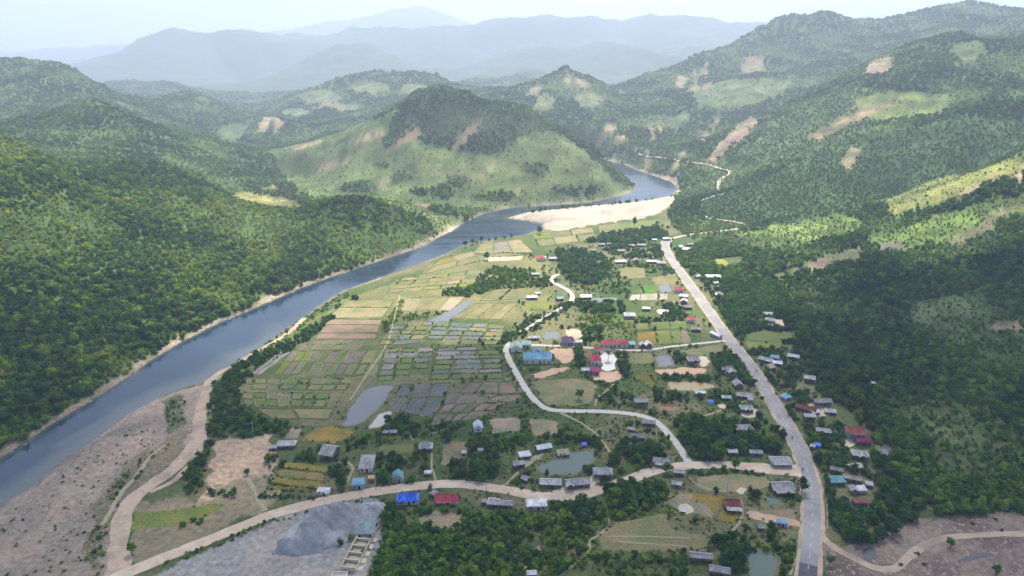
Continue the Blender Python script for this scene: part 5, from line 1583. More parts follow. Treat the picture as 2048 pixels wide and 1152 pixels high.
M['cloth'] = mat_plain('dark_cloth', (0.06, 0.06, 0.09), 0.9)
M['cloth2'] = mat_plain('red_cloth', (0.22, 0.05, 0.06), 0.9)
M['skin'] = mat_plain('skin', (0.30, 0.18, 0.12), 0.6)
M['bike'] = mat_plain('bike_body', (0.05, 0.05, 0.055), 0.4)
def ring(cx, cz, r, w, nn=14, y=0):
    v = []; f = []
    for i in range(nn):
        a = 2 * math.pi * i / nn
        for rr2, yy in ((r, y - w), (r, y + w), (r * .72, y + w), (r * .72, y - w)):
            v.append((cx + rr2 * math.cos(a), yy, cz + rr2 * math.sin(a)))
    for i in range(nn):
        b, c = i * 4, ((i + 1) % nn) * 4
        for k_ in range(4):
            f.append((b + k_, c + k_, c + (k_ + 1) % 4, b + (k_ + 1) % 4))
    return v, f
def skin_body(name, parent, joints, edges, mat, rad):
    me_ = bpy.data.meshes.new(name)
    me_.from_pydata(joints, edges, [])
    me_.materials.append(mat)
    o = obj(name, me_, parent)
    md = o.modifiers.new('skin', 'SKIN')
    for i, s_ in enumerate(me_.skin_vertices[0].data):
        s_.radius = (rad[i], rad[i])
    me_.skin_vertices[0].data[0].use_root = True
    sb = o.modifiers.new('sub', 'SUBSURF'); sb.levels = 1; sb.render_levels = 1
    return o
def rider(s, side, flip, cloth, label, plabel):
    p, nn = road_at(s)
    q, _ = road_at(s - 2)
    d = (q - p) * (1 if not flip else -1)
    e = empty('motorbike', (float(p[0] + nn[0] * side), float(p[1] + nn[1] * side), .16), math.atan2(d[1], d[0]))
    tag(e, label, 'motorbike', 'motorbikes on the main road')
    for cx_ in (-.62, .62):
        v, f = ring(cx_, .30, .30, .06)
        obj('wheel', new_mesh('wheel', v, f, [M['bike']]), e)
    v = [(-.75, -.13, .45), (.35, -.13, .40), (.6, -.1, .85), (.35, -.12, .70), (-.1, -.14, .72), (-.8, -.13, .80)]
    v += [(a, -b, c) for a, b, c in v]
    f = [tuple(range(6)), tuple(range(11, 5, -1))] + [(i, i + 6, (i + 1) % 6 + 6, (i + 1) % 6) for i in range(6)]
    obj('frame', new_mesh('frame', v, f, [M['bike']]), e)
    part_box('handlebar', M['bike'], e, .5, 0, .95, .06, .66, .06)
    part_box('seat', M['bike'], e, -.25, 0, .76, .7, .26, .1)
    pr = empty('person', (float(p[0] + nn[0] * side), float(p[1] + nn[1] * side), .16), math.atan2(d[1], d[0]))
    tag(pr, plabel, 'person', 'riders on the main road')
    J = [(-.25, 0, .92), (-.2, 0, 1.2), (-.15, 0, 1.42), (-.12, 0, 1.52), (-.1, 0, 1.62), (-.1, 0, 1.74),
         (-.16, .2, 1.38), (.08, .26, 1.16), (.42, .26, 1.03), (-.16, -.2, 1.38), (.08, -.26, 1.16), (.42, -.26, 1.03),
         (-.2, .12, .90), (.2, .2, .78), (.1, .18, .35), (.22, .18, .30), (-.2, -.12, .90), (.2, -.2, .78), (.1, -.18, .35), (.22, -.18, .30)]
    E = [(0, 1), (1, 2), (2, 3), (3, 4), (4, 5), (2, 6), (6, 7), (7, 8), (2, 9), (9, 10), (10, 11), (0, 12), (12, 13), (13, 14), (14, 15), (0, 16), (16, 17), (17, 18), (18, 19)]
    R_ = [.15, .15, .16, .07, .10, .09, .07, .055, .045, .07, .055, .045, .10, .075, .055, .045, .10, .075, .055, .045]
    skin_body('body', pr, J, E, cloth, R_)
    v, f = [], []
    for i in range(5):
        for j in range(10):
            a = j * math.pi / 5; b = i / 4 * math.pi / 2
            v.append((-.1 + .14 * math.cos(a) * math.cos(b), .13 * math.sin(a) * math.cos(b), 1.70 + .14 * math.sin(b)))
    for i in range(4):
        for j in range(10):
            f.append((i * 10 + j, i * 10 + (j + 1) % 10, (i + 1) * 10 + (j + 1) % 10, (i + 1) * 10 + j))
    obj('helmet', new_mesh('helmet', v, f, [M['cloth2']], True), pr)
rider(s_of(745), -1.2, False, M['cloth'], 'small dark motorbike far up the main road', 'rider in dark clothes far up the main road')
rider(s_of(880), 1.4, True, M['cloth2'], 'small dark motorbike near the short guard rail', 'rider in red top near the short guard rail')
rider(s_of(944), 2.4, True, M['cloth'], 'small dark motorbike at the road junction', 'rider in dark clothes at the road junction')

# ------------------------------------------------------------------ plants: shapes
def crown_mesh(name, seed, lumps, leaves, size, mat, flat=1.0, cone=0.0, core=True, trunk=False):
    """a crown of leaf sprays about 1 wide and 1 high, sitting on z=0"""
    r = np.random.default_rng(seed)
    V, Fc, MI = [], [], []
    cs = []
    for i in range(lumps):
        for _ in range(30):
            p = r.uniform(-1, 1, 3)
            if p @ p < 1: break
        z = 0.52 + 0.34 * p[2]
        k = 1 - cone * z
        k *= 0.75 + 0.35 * math.sin(min(1.0, z * 1.1) * math.pi)
        cs.append((p[0] * 0.31 * k, p[1] * 0.31 * k, z * flat, r.uniform(0.13, 0.24) * (1 - 0.5 * cone * z)))
    for (cx_, cy_, cz_, rad) in cs:
        for _ in range(leaves):
            d = r.normal(size=3); d[2] = d[2] * 0.8 + 0.35
            d /= np.linalg.norm(d) + 1e-9
            p = np.array((cx_, cy_, cz_)) + d * rad * r.uniform(0.7, 1.12) * np.array((1, 1, flat * 0.9))
            if p[2] < 0.02: p[2] = 0.02
            nrm = d + r.normal(size=3) * 0.45 + np.array((0, 0, 0.25)); nrm /= np.linalg.norm(nrm)
            t = np.cross(nrm, r.normal(size=3)); t /= np.linalg.norm(t) + 1e-9
            b = np.cross(nrm, t)
            s_ = size * r.uniform(0.6, 1.3)
            k = len(V)
            V += [p - t * s_ - b * s_ * .5, p + t * s_ * .3 - b * s_ * .8, p + t * s_ + b * s_ * .4 - nrm * s_ * .3, p - t * s_ * .2 + b * s_ * .8]
            Fc.append((k, k + 1, k + 2, k + 3)); MI.append(0)
    if core:
        for (cx_, cy_, cz_, rad) in cs[::2]:
            k = len(V)
            nn, mm = 6, 4
            for i in range(mm + 1):
                th = math.pi * i / mm
                for j in range(nn):
                    a = 2 * math.pi * j / nn
                    q = rad * 0.8 * r.uniform(.8, 1.1)
                    V.append(np.array((cx_ + q * math.sin(th) * math.cos(a), cy_ + q * math.sin(th) * math.sin(a), max(0.02, cz_ + q * flat * math.cos(th)))))
            for i in range(mm):
                for j in range(nn):
                    Fc.append((k + i * nn + j, k + (i + 1) * nn + j, k + (i + 1) * nn + (j + 1) % nn, k + i * nn + (j + 1) % nn)); MI.append(0)
    if trunk:
        k = len(V)
        for zz, rr2 in ((-0.08, .035), (0.35, .025)):
            for j in range(5):
                a = 2 * math.pi * j / 5
                V.append(np.array((rr2 * math.cos(a), rr2 * math.sin(a), zz)))
        for j in range(5):
            Fc.append((k + j, k + (j + 1) % 5, k + 5 + (j + 1) % 5, k + 5 + j)); MI.append(1)
    return new_mesh(name, V, Fc, [mat, M['bark']], False, MI)

PROTO = {}
def proto(key, **kw):
    me_ = crown_mesh('leaves_' + key, mat=M['leaf'], **kw)
    PROTO[key] = bpy.data.objects.new('proto_' + key, me_)
for i in range(4):
    proto('tree%d' % i, seed=20 + i, lumps=11 + i, leaves=22, size=0.060, trunk=True)
for i in range(3):
    proto('clump%d' % i, seed=40 + i, lumps=7, leaves=10, size=0.095, flat=.85)
for i in range(3):
    proto('shrub%d' % i, seed=60 + i, lumps=7, leaves=16, size=0.075, flat=.75)
for i in range(2):
    proto('young%d' % i, seed=80 + i, lumps=7, leaves=12, size=0.075, cone=.45, trunk=True)
def rock_mesh(seed):
    r = np.random.default_rng(seed)
    bm = bmesh.new()
    bmesh.ops.create_icosphere(bm, subdivisions=1, radius=.5)
    for v in bm.verts:
        v.co *= r.uniform(.7, 1.15)
        v.co.z *= .6
    me_ = bpy.data.meshes.new('stone')
    bm.to_mesh(me_); bm.free()
    me_.materials.append(M['rock'])
    return me_
for i in range(3):
    PROTO['rock%d' % i] = bpy.data.objects.new('proto_rock%d' % i, rock_mesh(100 + i))

def scatter(name, P_, scl, tint, pid, keys, label, cat):
    """one mass of plants or stones: real instances of leafy crowns on their own ground points"""
    n_ = len(P_)
    me_ = bpy.data.meshes.new(name)
    me_.vertices.add(n_)
    me_.vertices.foreach_set('co', np.asarray(P_, np.float32).ravel())
    for nm, typ, arr, fld in (('scl', 'FLOAT_VECTOR', np.asarray(scl, np.float32), 'vector'), ('tint', 'FLOAT_COLOR', np.concatenate([tint, np.ones((n_, 1))], 1).astype(np.float32), 'color'),
                              ('rot', 'FLOAT_VECTOR', np.stack([RNG.uniform(-.12, .12, n_), RNG.uniform(-.12, .12, n_), RNG.uniform(0, 6.283, n_)], 1).astype(np.float32), 'vector'),
                              ('pid', 'INT', np.asarray(pid, np.int32), 'value')):
        a = me_.attributes.new(nm, typ, 'POINT')
        a.data.foreach_set(fld, arr.ravel())
    o = obj(name, me_)
    tag(o, label, cat, kind='stuff')
    ng = bpy.data.node_groups.new('grow_' + name, 'GeometryNodeTree')
    ng.interface.new_socket('Geometry', in_out='INPUT', socket_type='NodeSocketGeometry')
    ng.interface.new_socket('Geometry', in_out='OUTPUT', socket_type='NodeSocketGeometry')
    N = ng.nodes; Lk = ng.links
    gi = N.new('NodeGroupInput'); go = N.new('NodeGroupOutput')
    j = N.new('GeometryNodeJoinGeometry')
    for k in keys[::-1]:
        oi = N.new('GeometryNodeObjectInfo')
        oi.inputs['Object'].default_value = PROTO[k]
        oi.inputs['As Instance'].default_value = True
        Lk.new(oi.outputs['Geometry'], j.inputs[0])
    iop = N.new('GeometryNodeInstanceOnPoints')
    iop.inputs['Pick Instance'].default_value = True
    Lk.new(gi.outputs[0], iop.inputs['Points'])
    Lk.new(j.outputs[0], iop.inputs['Instance'])
    def attr(nm, typ):
        a = N.new('GeometryNodeInputNamedAttribute'); a.data_type = typ
        a.inputs['Name'].default_value = nm
        return a.outputs[0]
    Lk.new(attr('pid', 'INT'), iop.inputs['Instance Index'])
    Lk.new(attr('rot', 'FLOAT_VECTOR'), iop.inputs['Rotation'])
    Lk.new(attr('scl', 'FLOAT_VECTOR'), iop.inputs['Scale'])
    Lk.new(iop.outputs[0], go.inputs[0])
    md = o.modifiers.new('grow', 'NODES')
    md.node_group = ng
    return o

T_DARK = np.array((0.040, 0.112, 0.030)); T_MID = np.array((0.082, 0.185, 0.034)); T_LIGHT = np.array((0.175, 0.285, 0.046))
T_YEL = np.array((0.295, 0.350, 0.058)); T_BLUE = np.array((0.048, 0.125, 0.060)); T_BROWN = np.array((0.11, 0.095, 0.05))

def pick(n_, cols, w):
    k = RNG.choice(len(cols), n_, p=np.array(w) / sum(w))
    return np.array(cols)[k] * RNG.uniform(.85, 1.15, (n_, 1))

# ------------------------------------------------------------------ hill forest (one mass; nobody could count it)
slope = (Z - H) / GY
runmax = np.maximum.accumulate(slope, axis=0)
def grid_lookup(A_, x, y):
    r = np.clip(np.rint(np.log(np.maximum(y, Y0) / Y0) / LG * (NR - 1)).astype(int), 0, NR - 1)
    c = np.clip(np.rint((x / y + UM) / (2 * UM) * (NC - 1)).astype(int), 0, NC - 1)
    return A_[r, c]
def seen(x, y, z, h):
    rm = grid_lookup(np.vstack([runmax[:1], runmax[:-1]]), x, y)
    return (z + h - H) / y > rm - 0.004 - 3.0 / y

FP, FS, FT, FI = [], [], [], []
for (ya, yb, dens, smin, smax, keys) in ((200, 520, .13, 2.3, 6.4, (0, 1, 2, 3)), (520, 700, .11, 2.5, 6.4, (0, 1, 2, 3)), (700, 1000, .08, 2.9, 6.6, (0, 1, 2, 3)), (1000, 1500, .05, 3.5, 6.6, (4, 5, 6)),
                                         (1500, 2200, .026, 4.6, 8.6, (4, 5, 6)), (2200, 3100, .0095, 7.0, 12.5, (4, 5, 6))):
    UW = 1.15
    area = UW * (yb * yb - ya * ya)
    n_ = int(area * dens)
    y = np.sqrt(RNG.uniform(ya * ya, yb * yb, n_)); x = RNG.uniform(-UW, UW, n_) * y
    c = grid_lookup(cls, x, y)
    z = height(x, y)
    ppx, ppy = project(x, y, z)
    ok = (ppx > -330) & (ppx < 2380) & (ppy < 1330) & seen(x, y, z, smax)
    gnn = fbm(x, y, 90, 3)
    prob = np.select([c == 0, c == 1, c == 2, c == 3, c == 4], [np.where(gnn < -.42, .55, .97), .46, .10, 1.0, .6], 0.0)
    foot_ = (c == 5) & (grid_lookup(pd, x, y) > 0) & (~grid_lookup(pin, x, y)) & (grid_lookup(rd, x, y) > 12)
    ok &= ~grid_lookup(rin, x, y)
    prob = np.where(foot_, .75, prob)
    ok &= RNG.random(n_) < prob
    ok &= ~taken(ppx, ppy)
    x, y, z, c, gnn = x[ok], y[ok], z[ok], c[ok], gnn[ok]
    n_ = len(x)
    s_ = smin + (smax - smin) * RNG.random(n_) ** 1.6
    s_ = np.where(RNG.random(n_) < .04, s_ * 1.35, s_)
    s_ = np.where(c == 3, s_ * .8, s_); s_ = np.where(c == 4, s_ * .5, s_); s_ = np.where(c == 2, s_ * .35, s_); s_ = np.where(c == 1, s_ * np.where(RNG.random(n_) < .12, .7, .32), s_)
    big = fbm(x + 4000, y, 110, 4)
    s_ = np.where(c == 0, s_ * (1.12 - .55 * smooth(.0, .4, big) + .35 * smooth(.15, .5, -big)), s_)
    hs = s_ * RNG.uniform(.75, 1.2, n_)
    t = pick(n_, [T_DARK, T_MID, T_BLUE, T_LIGHT], [3, 4, 2, 2])
    t = t * np.where(big < -.2, .72, 1.0)[:, None]
    yel = np.clip(smooth(-.12, .32, big), 0, 1)[:, None] * np.where((x < 0) & (y < 900), 1.0, .55)[:, None]
    t = t * (1 - yel) + pick(n_, [T_LIGHT, T_YEL, T_MID], [4, 3, 2]) * yel
    t = np.where((c == 3)[:, None], pick(n_, [T_MID, T_DARK * 1.2, T_LIGHT], [5, 3, 1]), t)
    t = np.where(((c == 4) | (c == 1) | (c == 2))[:, None], pick(n_, [T_LIGHT, T_MID, T_YEL * .9], [4, 3, 1]), t)
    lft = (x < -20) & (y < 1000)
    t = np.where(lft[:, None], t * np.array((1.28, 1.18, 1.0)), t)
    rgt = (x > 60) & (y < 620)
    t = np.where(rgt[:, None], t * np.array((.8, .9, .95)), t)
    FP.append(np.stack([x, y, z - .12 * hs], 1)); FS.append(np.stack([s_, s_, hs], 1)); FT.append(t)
    k = RNG.integers(0, len(keys), n_)
    pid = np.array(keys)[k]
    pid = np.where(c == 3, 7 + RNG.integers(0, 2, n_), pid)
    FI.append(pid)
FP = np.concatenate(FP); FS = np.concatenate(FS); FT = np.concatenate(FT); FI = np.concatenate(FI)
FKEYS = ['tree0', 'tree1', 'tree2', 'tree3', 'clump0', 'clump1', 'clump2', 'young0', 'young1']

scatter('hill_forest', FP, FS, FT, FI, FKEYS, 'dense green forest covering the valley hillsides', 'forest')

# ------------------------------------------------------------------ plants of the plain
ZP = []     # x, y, size, height, tint, is_tree, zone

def clear_of_houses(x, y, s_, h):
    b = project(x, y, np.zeros_like(x))[1]
    top = project(x, y, h)[1]
    px = project(x, y, h * .5)[0]
    w = s_ * .5 * F_PX / (y * CP + H * SP)
    ok = np.ones(len(x), bool)
    for (x0, x1, y0, y1, hy) in KEEP:
        cover = (px + w * .7 > x0) & (px - w * .7 < x1) & (top < y1 - 2) & (b > y0) & (y < hy + 3)
        ok &= ~(cover & (RNG.random(len(x)) < .82))
    return ok

def zone(poly, dens, smin, smax, cols, w, tree_frac, zname, hr=(.8, 1.15), ignore=False):
    pw = np.array([hit(*p)[:2] for p in poly])
    x0, y0 = pw.min(0); x1, y1 = pw.max(0)
    dens = dens * 1.85
    n_ = int((x1 - x0) * (y1 - y0) * dens)
    x = RNG.uniform(x0, x1, n_); y = RNG.uniform(y0, y1, n_)
    ok = in_poly(x + 2.5 * fbm(x, y, 9, 2), y + 2.5 * fbm(x + 70, y, 9, 2), pw)
    z = height(x, y)
    px, py = project(x, y, z)
    ok &= (fbm(x, y, 17, 3) > (-.22 if tree_frac > .25 else -.42)) | (RNG.random(n_) < .12)
    if not ignore: ok &= ~taken(px, py)
    x, y = x[ok], y[ok]
    n_ = len(x)
    s_ = smin + (smax - smin) * RNG.random(n_) ** 1.5
    h = s_ * RNG.uniform(hr[0], hr[1], n_)
    k = clear_of_houses(x, y, s_, h)
    t = pick(n_, cols, w)
    tr = RNG.random(n_) < tree_frac
    for i in np.nonzero(k)[0]:
        ZP.append((x[i], y[i], s_[i], h[i], t[i], bool(tr[i] and s_[i] > smin + (smax - smin) * .25), zname))

G1 = ([T_DARK, T_MID, T_BLUE], [3, 4, 2]); G2 = ([T_MID, T_LIGHT, T_DARK], [4, 3, 2]); G3 = ([T_LIGHT, T_YEL, T_MID], [4, 2, 3])
# belts by the river track
zone([(412, 780), (445, 752), (500, 715), (560, 690), (640, 645), (705, 592), (722, 600), (650, 660), (560, 712), (505, 750), (480, 785), (486, 815), (545, 842), (590, 852), (560, 868), (470, 876), (428, 878), (405, 850)], .13, 2.2, 5.0, *G1, .05, 'belt')
zone([(430, 752), (530, 690), (600, 640), (690, 585), (700, 592), (612, 650), (545, 700), (470, 735)], .06, 1.5, 3.4, *G2, 0, 'belt')
zone([(404, 884), (428, 880), (412, 930), (398, 985), (372, 992), (378, 940)], .15, 2.6, 5.0, *G1, .1, 'belt')
zone([(420, 985), (470, 980), (470, 996), (420, 998)], .10, 2.2, 4.2, *G1, .3, 'belt')
zone([(355, 1040), (400, 1030), (410, 1045), (365, 1052)], .14, 2.0, 3.6, *G1, 0, 'belt')
zone([(330, 808), (372, 792), (368, 838), (338, 866)], .07, 1.4, 3.2, *G2, 0, 'belt')
zone([(185, 1060), (215, 1040), (232, 960), (330, 880), (345, 895), (250, 980), (225, 1060), (205, 1150), (170, 1150)], .085, 1.2, 3.2, *G2, 0, 'belt')
# hedges beside the dirt road and the works
zone([(300, 1122), (420, 1085), (535, 1040), (640, 1012), (642, 1017), (540, 1050), (430, 1098), (330, 1135)], .16, 1.0, 2.6, *G2, 0, 'hedge')
zone([(520, 992), (548, 940), (566, 925), (572, 930), (530, 998)], .30, 1.4, 2.4, *G1, 0, 'hedge')
zone([(518, 990), (640, 994), (640, 1001), (516, 998)], .35, 1.4, 2.6, *G1, 0, 'hedge')
zone([(660, 920), (690, 905), (700, 945), (682, 985), (662, 985)], .09, 2.4, 5.5, *G1, .5, 'west garden')
zone([(580, 905), (640, 915), (660, 925), (590, 925)], .12, 2.6, 5.0, *G1, .4, 'west garden')
zone([(600, 898), (640, 892), (640, 905), (605, 915)], .08, 2.4, 4.8, *G1, .5, 'west garden')
zone([(525, 915), (545, 905), (560, 930), (540, 945)], .06, 2.6, 5.0, *G1, .6, 'west garden')
zone([(690, 885), (780, 862), (900, 845), (940, 850), (850, 875), (760, 892), (700, 905)], .12, 1.8, 4.4, *G2, .2, 'west garden')
zone([(770, 850), (820, 835), (830, 862), (780, 872)], .12, 3.0, 6.0, *G1, .5, 'west garden')
zone([(755, 915), (840, 905), (862, 930), (860, 962), (780, 970), (752, 960)], .085, 2.6, 5.5, *G1, .5, 'road garden')
zone([(752, 970), (850, 965), (865, 968), (760, 980)], .18, 1.8, 3.4, *G1, .1, 'road garden')
zone([(880, 870), (905, 868), (910, 885), (890, 890)], .1, 3.0, 6.0, *G1, .5, 'road garden')
zone([(905, 930), (940, 885), (990, 900), (1010, 930), (985, 965), (900, 965)], .10, 3.0, 6.4, *G1, .6, 'road garden')
zone([(940, 870), (1000, 872), (1060, 872), (1070, 885), (1000, 905), (950, 890)], .12, 2.2, 5.0, *G2, .3, 'road garden')
zone([(1040, 830), (1056, 832), (1066, 880), (1050, 880)], .15, 1.8, 3.6, *G2, 0, 'road garden')
zone([(1070, 870), (1200, 875), (1222, 905), (1200, 905), (1170, 888), (1110, 888)], .10, 2.4, 5.2, *G1, .4, 'pond grove')
zone([(1100, 945), (1120, 930), (1148, 930), (1180, 925), (1185, 945), (1150, 950), (1110, 952)], .16, 3.0, 5.4, *G1, .5, 'pond grove')
zone([(1030, 945), (1080, 940), (1085, 985), (1040, 985)], .12, 2.6, 5.6, *G1, .5, 'pond grove')
zone([(1110, 975), (1180, 972), (1240, 950), (1240, 960), (1180, 985), (1110, 990)], .08, 2.4, 4.8, *G2, .5, 'pond grove')
zone([(1215, 905), (1260, 880), (1310, 885), (1330, 915), (1300, 940), (1240, 955), (1222, 930)], .12, 3.0, 6.6, *G1, .6, 'pond grove')
# the thicket along the bottom
zone([(775, 1015), (800, 1012), (850, 1018), (930, 1022), (1050, 1025), (1110, 1010), (1180, 1005), (1250, 980), (1330, 968), (1335, 1000), (1260, 1030), (1225, 1050), (1185, 1090), (1170, 1115), (1110, 1165), (730, 1170), (755, 1095)], .20, 2.2, 4.6, *G2, .03, 'thicket')
zone([(775, 1015), (860, 1018), (840, 1060), (770, 1060)], .05, 4.0, 7.0, *G1, .8, 'thicket edge')
zone([(1120, 1000), (1250, 975), (1330, 965), (1330, 1000), (1240, 1035), (1150, 1040)], .09, 3.2, 6.4, *G1, .6, 'thicket edge')
zone([(1100, 1160), (1170, 1110), (1250, 1110), (1390, 1105), (1380, 1170)], .07, 1.8, 4.2, *G2, .2, 'south meadow')
zone([(1430, 1090), (1470, 1075), (1500, 1095), (1490, 1150), (1450, 1150)], .12, 3.0, 6.2, *G1, .6, 'south pond')
zone([(1470, 1070), (1580, 1055), (1600, 1080), (1590, 1150), (1560, 1160), (1560, 1110), (1510, 1095)], .10, 2.0, 4.6, *G2, .3, 'south pond')
zone([(1540, 985), (1600, 960), (1605, 1000), (1580, 1010)], .07, 2.6, 5.2, *G1, .6, 'south pond')
# between lane and main road
zone([(1345, 850), (1400, 838), (1470, 845), (1570, 865), (1595, 905), (1530, 905), (1460, 915), (1395, 925), (1362, 885)], .17, 3.0, 6.4, *G1, .45, 'lane grove')
zone([(1230, 845), (1330, 860), (1350, 890), (1330, 900), (1250, 880)], .06, 2.2, 4.4, *G2, .4, 'lane grove')
zone([(1370, 940), (1540, 945), (1540, 952), (1380, 950)], .20, 1.6, 3.4, *G1, .1, 'lane grove')
zone([(1190, 790), (1230, 770), (1262, 785), (1265, 815), (1200, 815)], .05, 2.4, 5.0, *G1, .5, 'mid garden')
zone([(1300, 780), (1340, 785), (1390, 785), (1450, 785), (1500, 800), (1540, 850), (1470, 835), (1420, 800), (1310, 808)], .07, 2.6, 5.2, *G1, .5, 'mid garden')
zone([(1300, 825), (1360, 825), (1400, 830), (1390, 842), (1320, 838)], .10, 2.0, 4.2, *G1, .3, 'mid garden')
zone([(1320, 750), (1440, 752), (1450, 765), (1330, 762)], .16, 2.2, 4.2, *G1, .3, 'mid garden')
zone([(1425, 705), (1460, 700), (1500, 745), (1525, 800), (1500, 800), (1480, 755), (1450, 760), (1425, 745)], .10, 2.8, 5.4, *G1, .55, 'main road verge')
zone([(1230, 708), (1256, 712), (1270, 735), (1255, 760), (1240, 740)], .12, 3.0, 5.4, *G1, .5, 'mid garden')
zone([(1340, 705), (1372, 705), (1375, 728), (1350, 730)], .10, 2.6, 5.0, *G1, .6, 'mid garden')
zone([(1148, 695), (1165, 698), (1172, 735), (1160, 760), (1150, 755)], .14, 2.4, 4.6, *G1, .4, 'hall garden')
zone([(1145, 755), (1175, 750), (1225, 765), (1215, 772), (1150, 768)], .18, 1.8, 3.2, *G1, 0, 'hall garden')
zone([(1048, 735), (1110, 728), (1130, 735), (1060, 745)], .08, 1.8, 3.4, *G2, .1, 'hall garden')
zone([(1016, 690), (1022, 684), (1080, 705), (1065, 790), (1100, 815), (1082, 815), (1045, 765), (1026, 720)], .07, 1.2, 2.8, *G2, 0, 'hall garden')
zone([(985, 700), (1008, 695), (1030, 760), (1075, 810), (1060, 815), (1020, 765)], .12, 1.2, 2.6, *G2, 0, 'hall garden')
zone([(1160, 660), (1200, 655), (1210, 680), (1165, 690)], .10, 2.8, 5.4, *G1, .5, 'hall garden')
zone([(1030, 655), (1090, 625), (1135, 605), (1150, 610), (1090, 645), (1050, 675), (1000, 690), (905, 690), (1000, 672)], .13, 2.0, 4.4, *G1, .2, 'hall garden')
zone([(1150, 640), (1200, 620), (1240, 640), (1260, 660), (1200, 655), (1140, 655)], .10, 1.8, 4.0, *G3, .1, 'north village')
zone([(1150, 605), (1240, 605), (1250, 625), (1160, 625)], .13, 3.2, 6.2, *G1, .5, 'north village')
zone([(1270, 640), (1375, 632), (1370, 642), (1270, 648)], .10, 2.2, 4.6, *G1, .4, 'north village')
zone([(1290, 628), (1360, 600), (1380, 640), (1340, 640)], .07, 2.8, 5.2, *G1, .6, 'north village')
zone([(1112, 502), (1160, 500), (1205, 508), (1222, 545), (1190, 570), (1150, 565), (1125, 545), (1112, 530)], .075, 3.0, 6.8, *G1, .5, 'north village')
zone([(1112, 510), (1225, 508), (1262, 545), (1262, 590), (1180, 585), (1150, 580), (1125, 552)], .05, 1.6, 4.4, *G2, .3, 'north village')
zone([(1450, 610), (1482, 610), (1562, 720), (1622, 810), (1652, 900), (1635, 902), (1590, 830), (1520, 730)], .055, 2.6, 5.4, *G1, .5, 'east slope')
zone([(1200, 480), (1320, 488), (1330, 515), (1260, 520), (1230, 510), (1200, 500)], .07, 2.8, 5.6, *G1, .6, 'north village')
zone([(1240, 525), (1330, 530), (1350, 548), (1300, 545), (1240, 540)], .07, 2.4, 5.0, *G2, .5, 'north village')
zone([(1170, 485), (1210, 468), (1310, 455), (1340, 470), (1325, 480), (1250, 482), (1200, 488)], .09, 3.0, 6.0, *G1, .3, 'north village')
zone([(905, 575), (950, 560), (990, 535), (1060, 540), (1110, 560), (1100, 572), (1000, 578), (930, 595), (880, 590)], .14, 2.2, 4.6, *G2, .1, 'river fields')
zone([(1000, 500), (1060, 495), (1075, 510), (1060, 530), (1040, 510)], .04, 1.6, 3.8, *G2, .3, 'river fields')
zone([(760, 655), (800, 605), (815, 600), (790, 650), (775, 680)], .16, 1.6, 3.2, *G3, 0, 'river fields')
zone([(800, 626), (900, 622), (905, 640), (800, 642)], .08, 1.6, 3.2, *G2, .05, 'river fields')
zone([(860, 692), (1010, 692), (1010, 700), (850, 702)], .10, 1.2, 2.6, *G2, 0, 'river fields')
# right of the main road
zone([(1345, 500), (1420, 480), (1520, 500), (1560, 540), (1530, 560), (1450, 560), (1400, 560), (1360, 530)], .10, 3.0, 6.4, *G2, .4, 'east slope')
zone([(1400, 560), (1540, 560), (1620, 640), (1620, 700), (1590, 660), (1500, 660), (1480, 690), (1440, 620)], .11, 3.0, 6.2, *G1, .5, 'east slope')
zone([(1490, 700), (1600, 700), (1700, 780), (1700, 830), (1600, 760), (1545, 770), (1510, 725)], .06, 2.6, 5.6, *G1, .5, 'east slope')
zone([(1540, 775), (1600, 770), (1650, 800), (1620, 850), (1700, 850), (1700, 900), (1650, 920), (1625, 905), (1590, 850)], .065, 2.6, 5.6, *G1, .6, 'east hamlet')
zone([(1630, 925), (1700, 900), (1760, 900), (1830, 980), (1830, 1040), (1740, 1090), (1665, 1050), (1645, 980)], .095, 2.6, 6.2, *G1, .55, 'east hamlet')
zone([(1660, 1010), (1700, 1010), (1730, 1030), (1740, 1085), (1710, 1095), (1665, 1050)], .16, 3.4, 6.2, *G1, .5, 'east hamlet')
zone([(1740, 870), (1830, 850), (1900, 960), (2048, 940), (2140, 1010), (2000, 1028), (1880, 1030), (1820, 1010), (1770, 920)], .17, 2.6, 6.0, *G2, .2, 'east hamlet')
# loose plants anywhere green on the plain
zone([(560, 860), (1050, 700), (1000, 600), (1100, 500), (1330, 440), (1600, 950), (1600, 1150), (800, 1150), (500, 1030)], .010, 1.6, 4.4, *G2, .4, 'loose')
zone([(600, 1030), (1330, 600), (1620, 960), (1620, 1150), (850, 1150)], .075, .7, 2.0, *G2, 0, 'loose')

# plants on the plot edges
for a, b in BUND_PTS:
    L = np.linalg.norm(b - a)
    m_ = int(L * RNG.uniform(.25, .9))
    base = pick(1, [T_MID, T_LIGHT, T_DARK], [4, 3, 2])[0]
    for _ in range(m_):
        q = a + (b - a) * RNG.random() + RNG.normal(0, .35, 2)
        s_ = RNG.uniform(.7, 2.0) * (1.25 if q[1] > 550 else 1)
        ZP.append((q[0], q[1], s_, s_ * RNG.uniform(.6, .95), base * RNG.uniform(.8, 1.2), False, 'bund'))

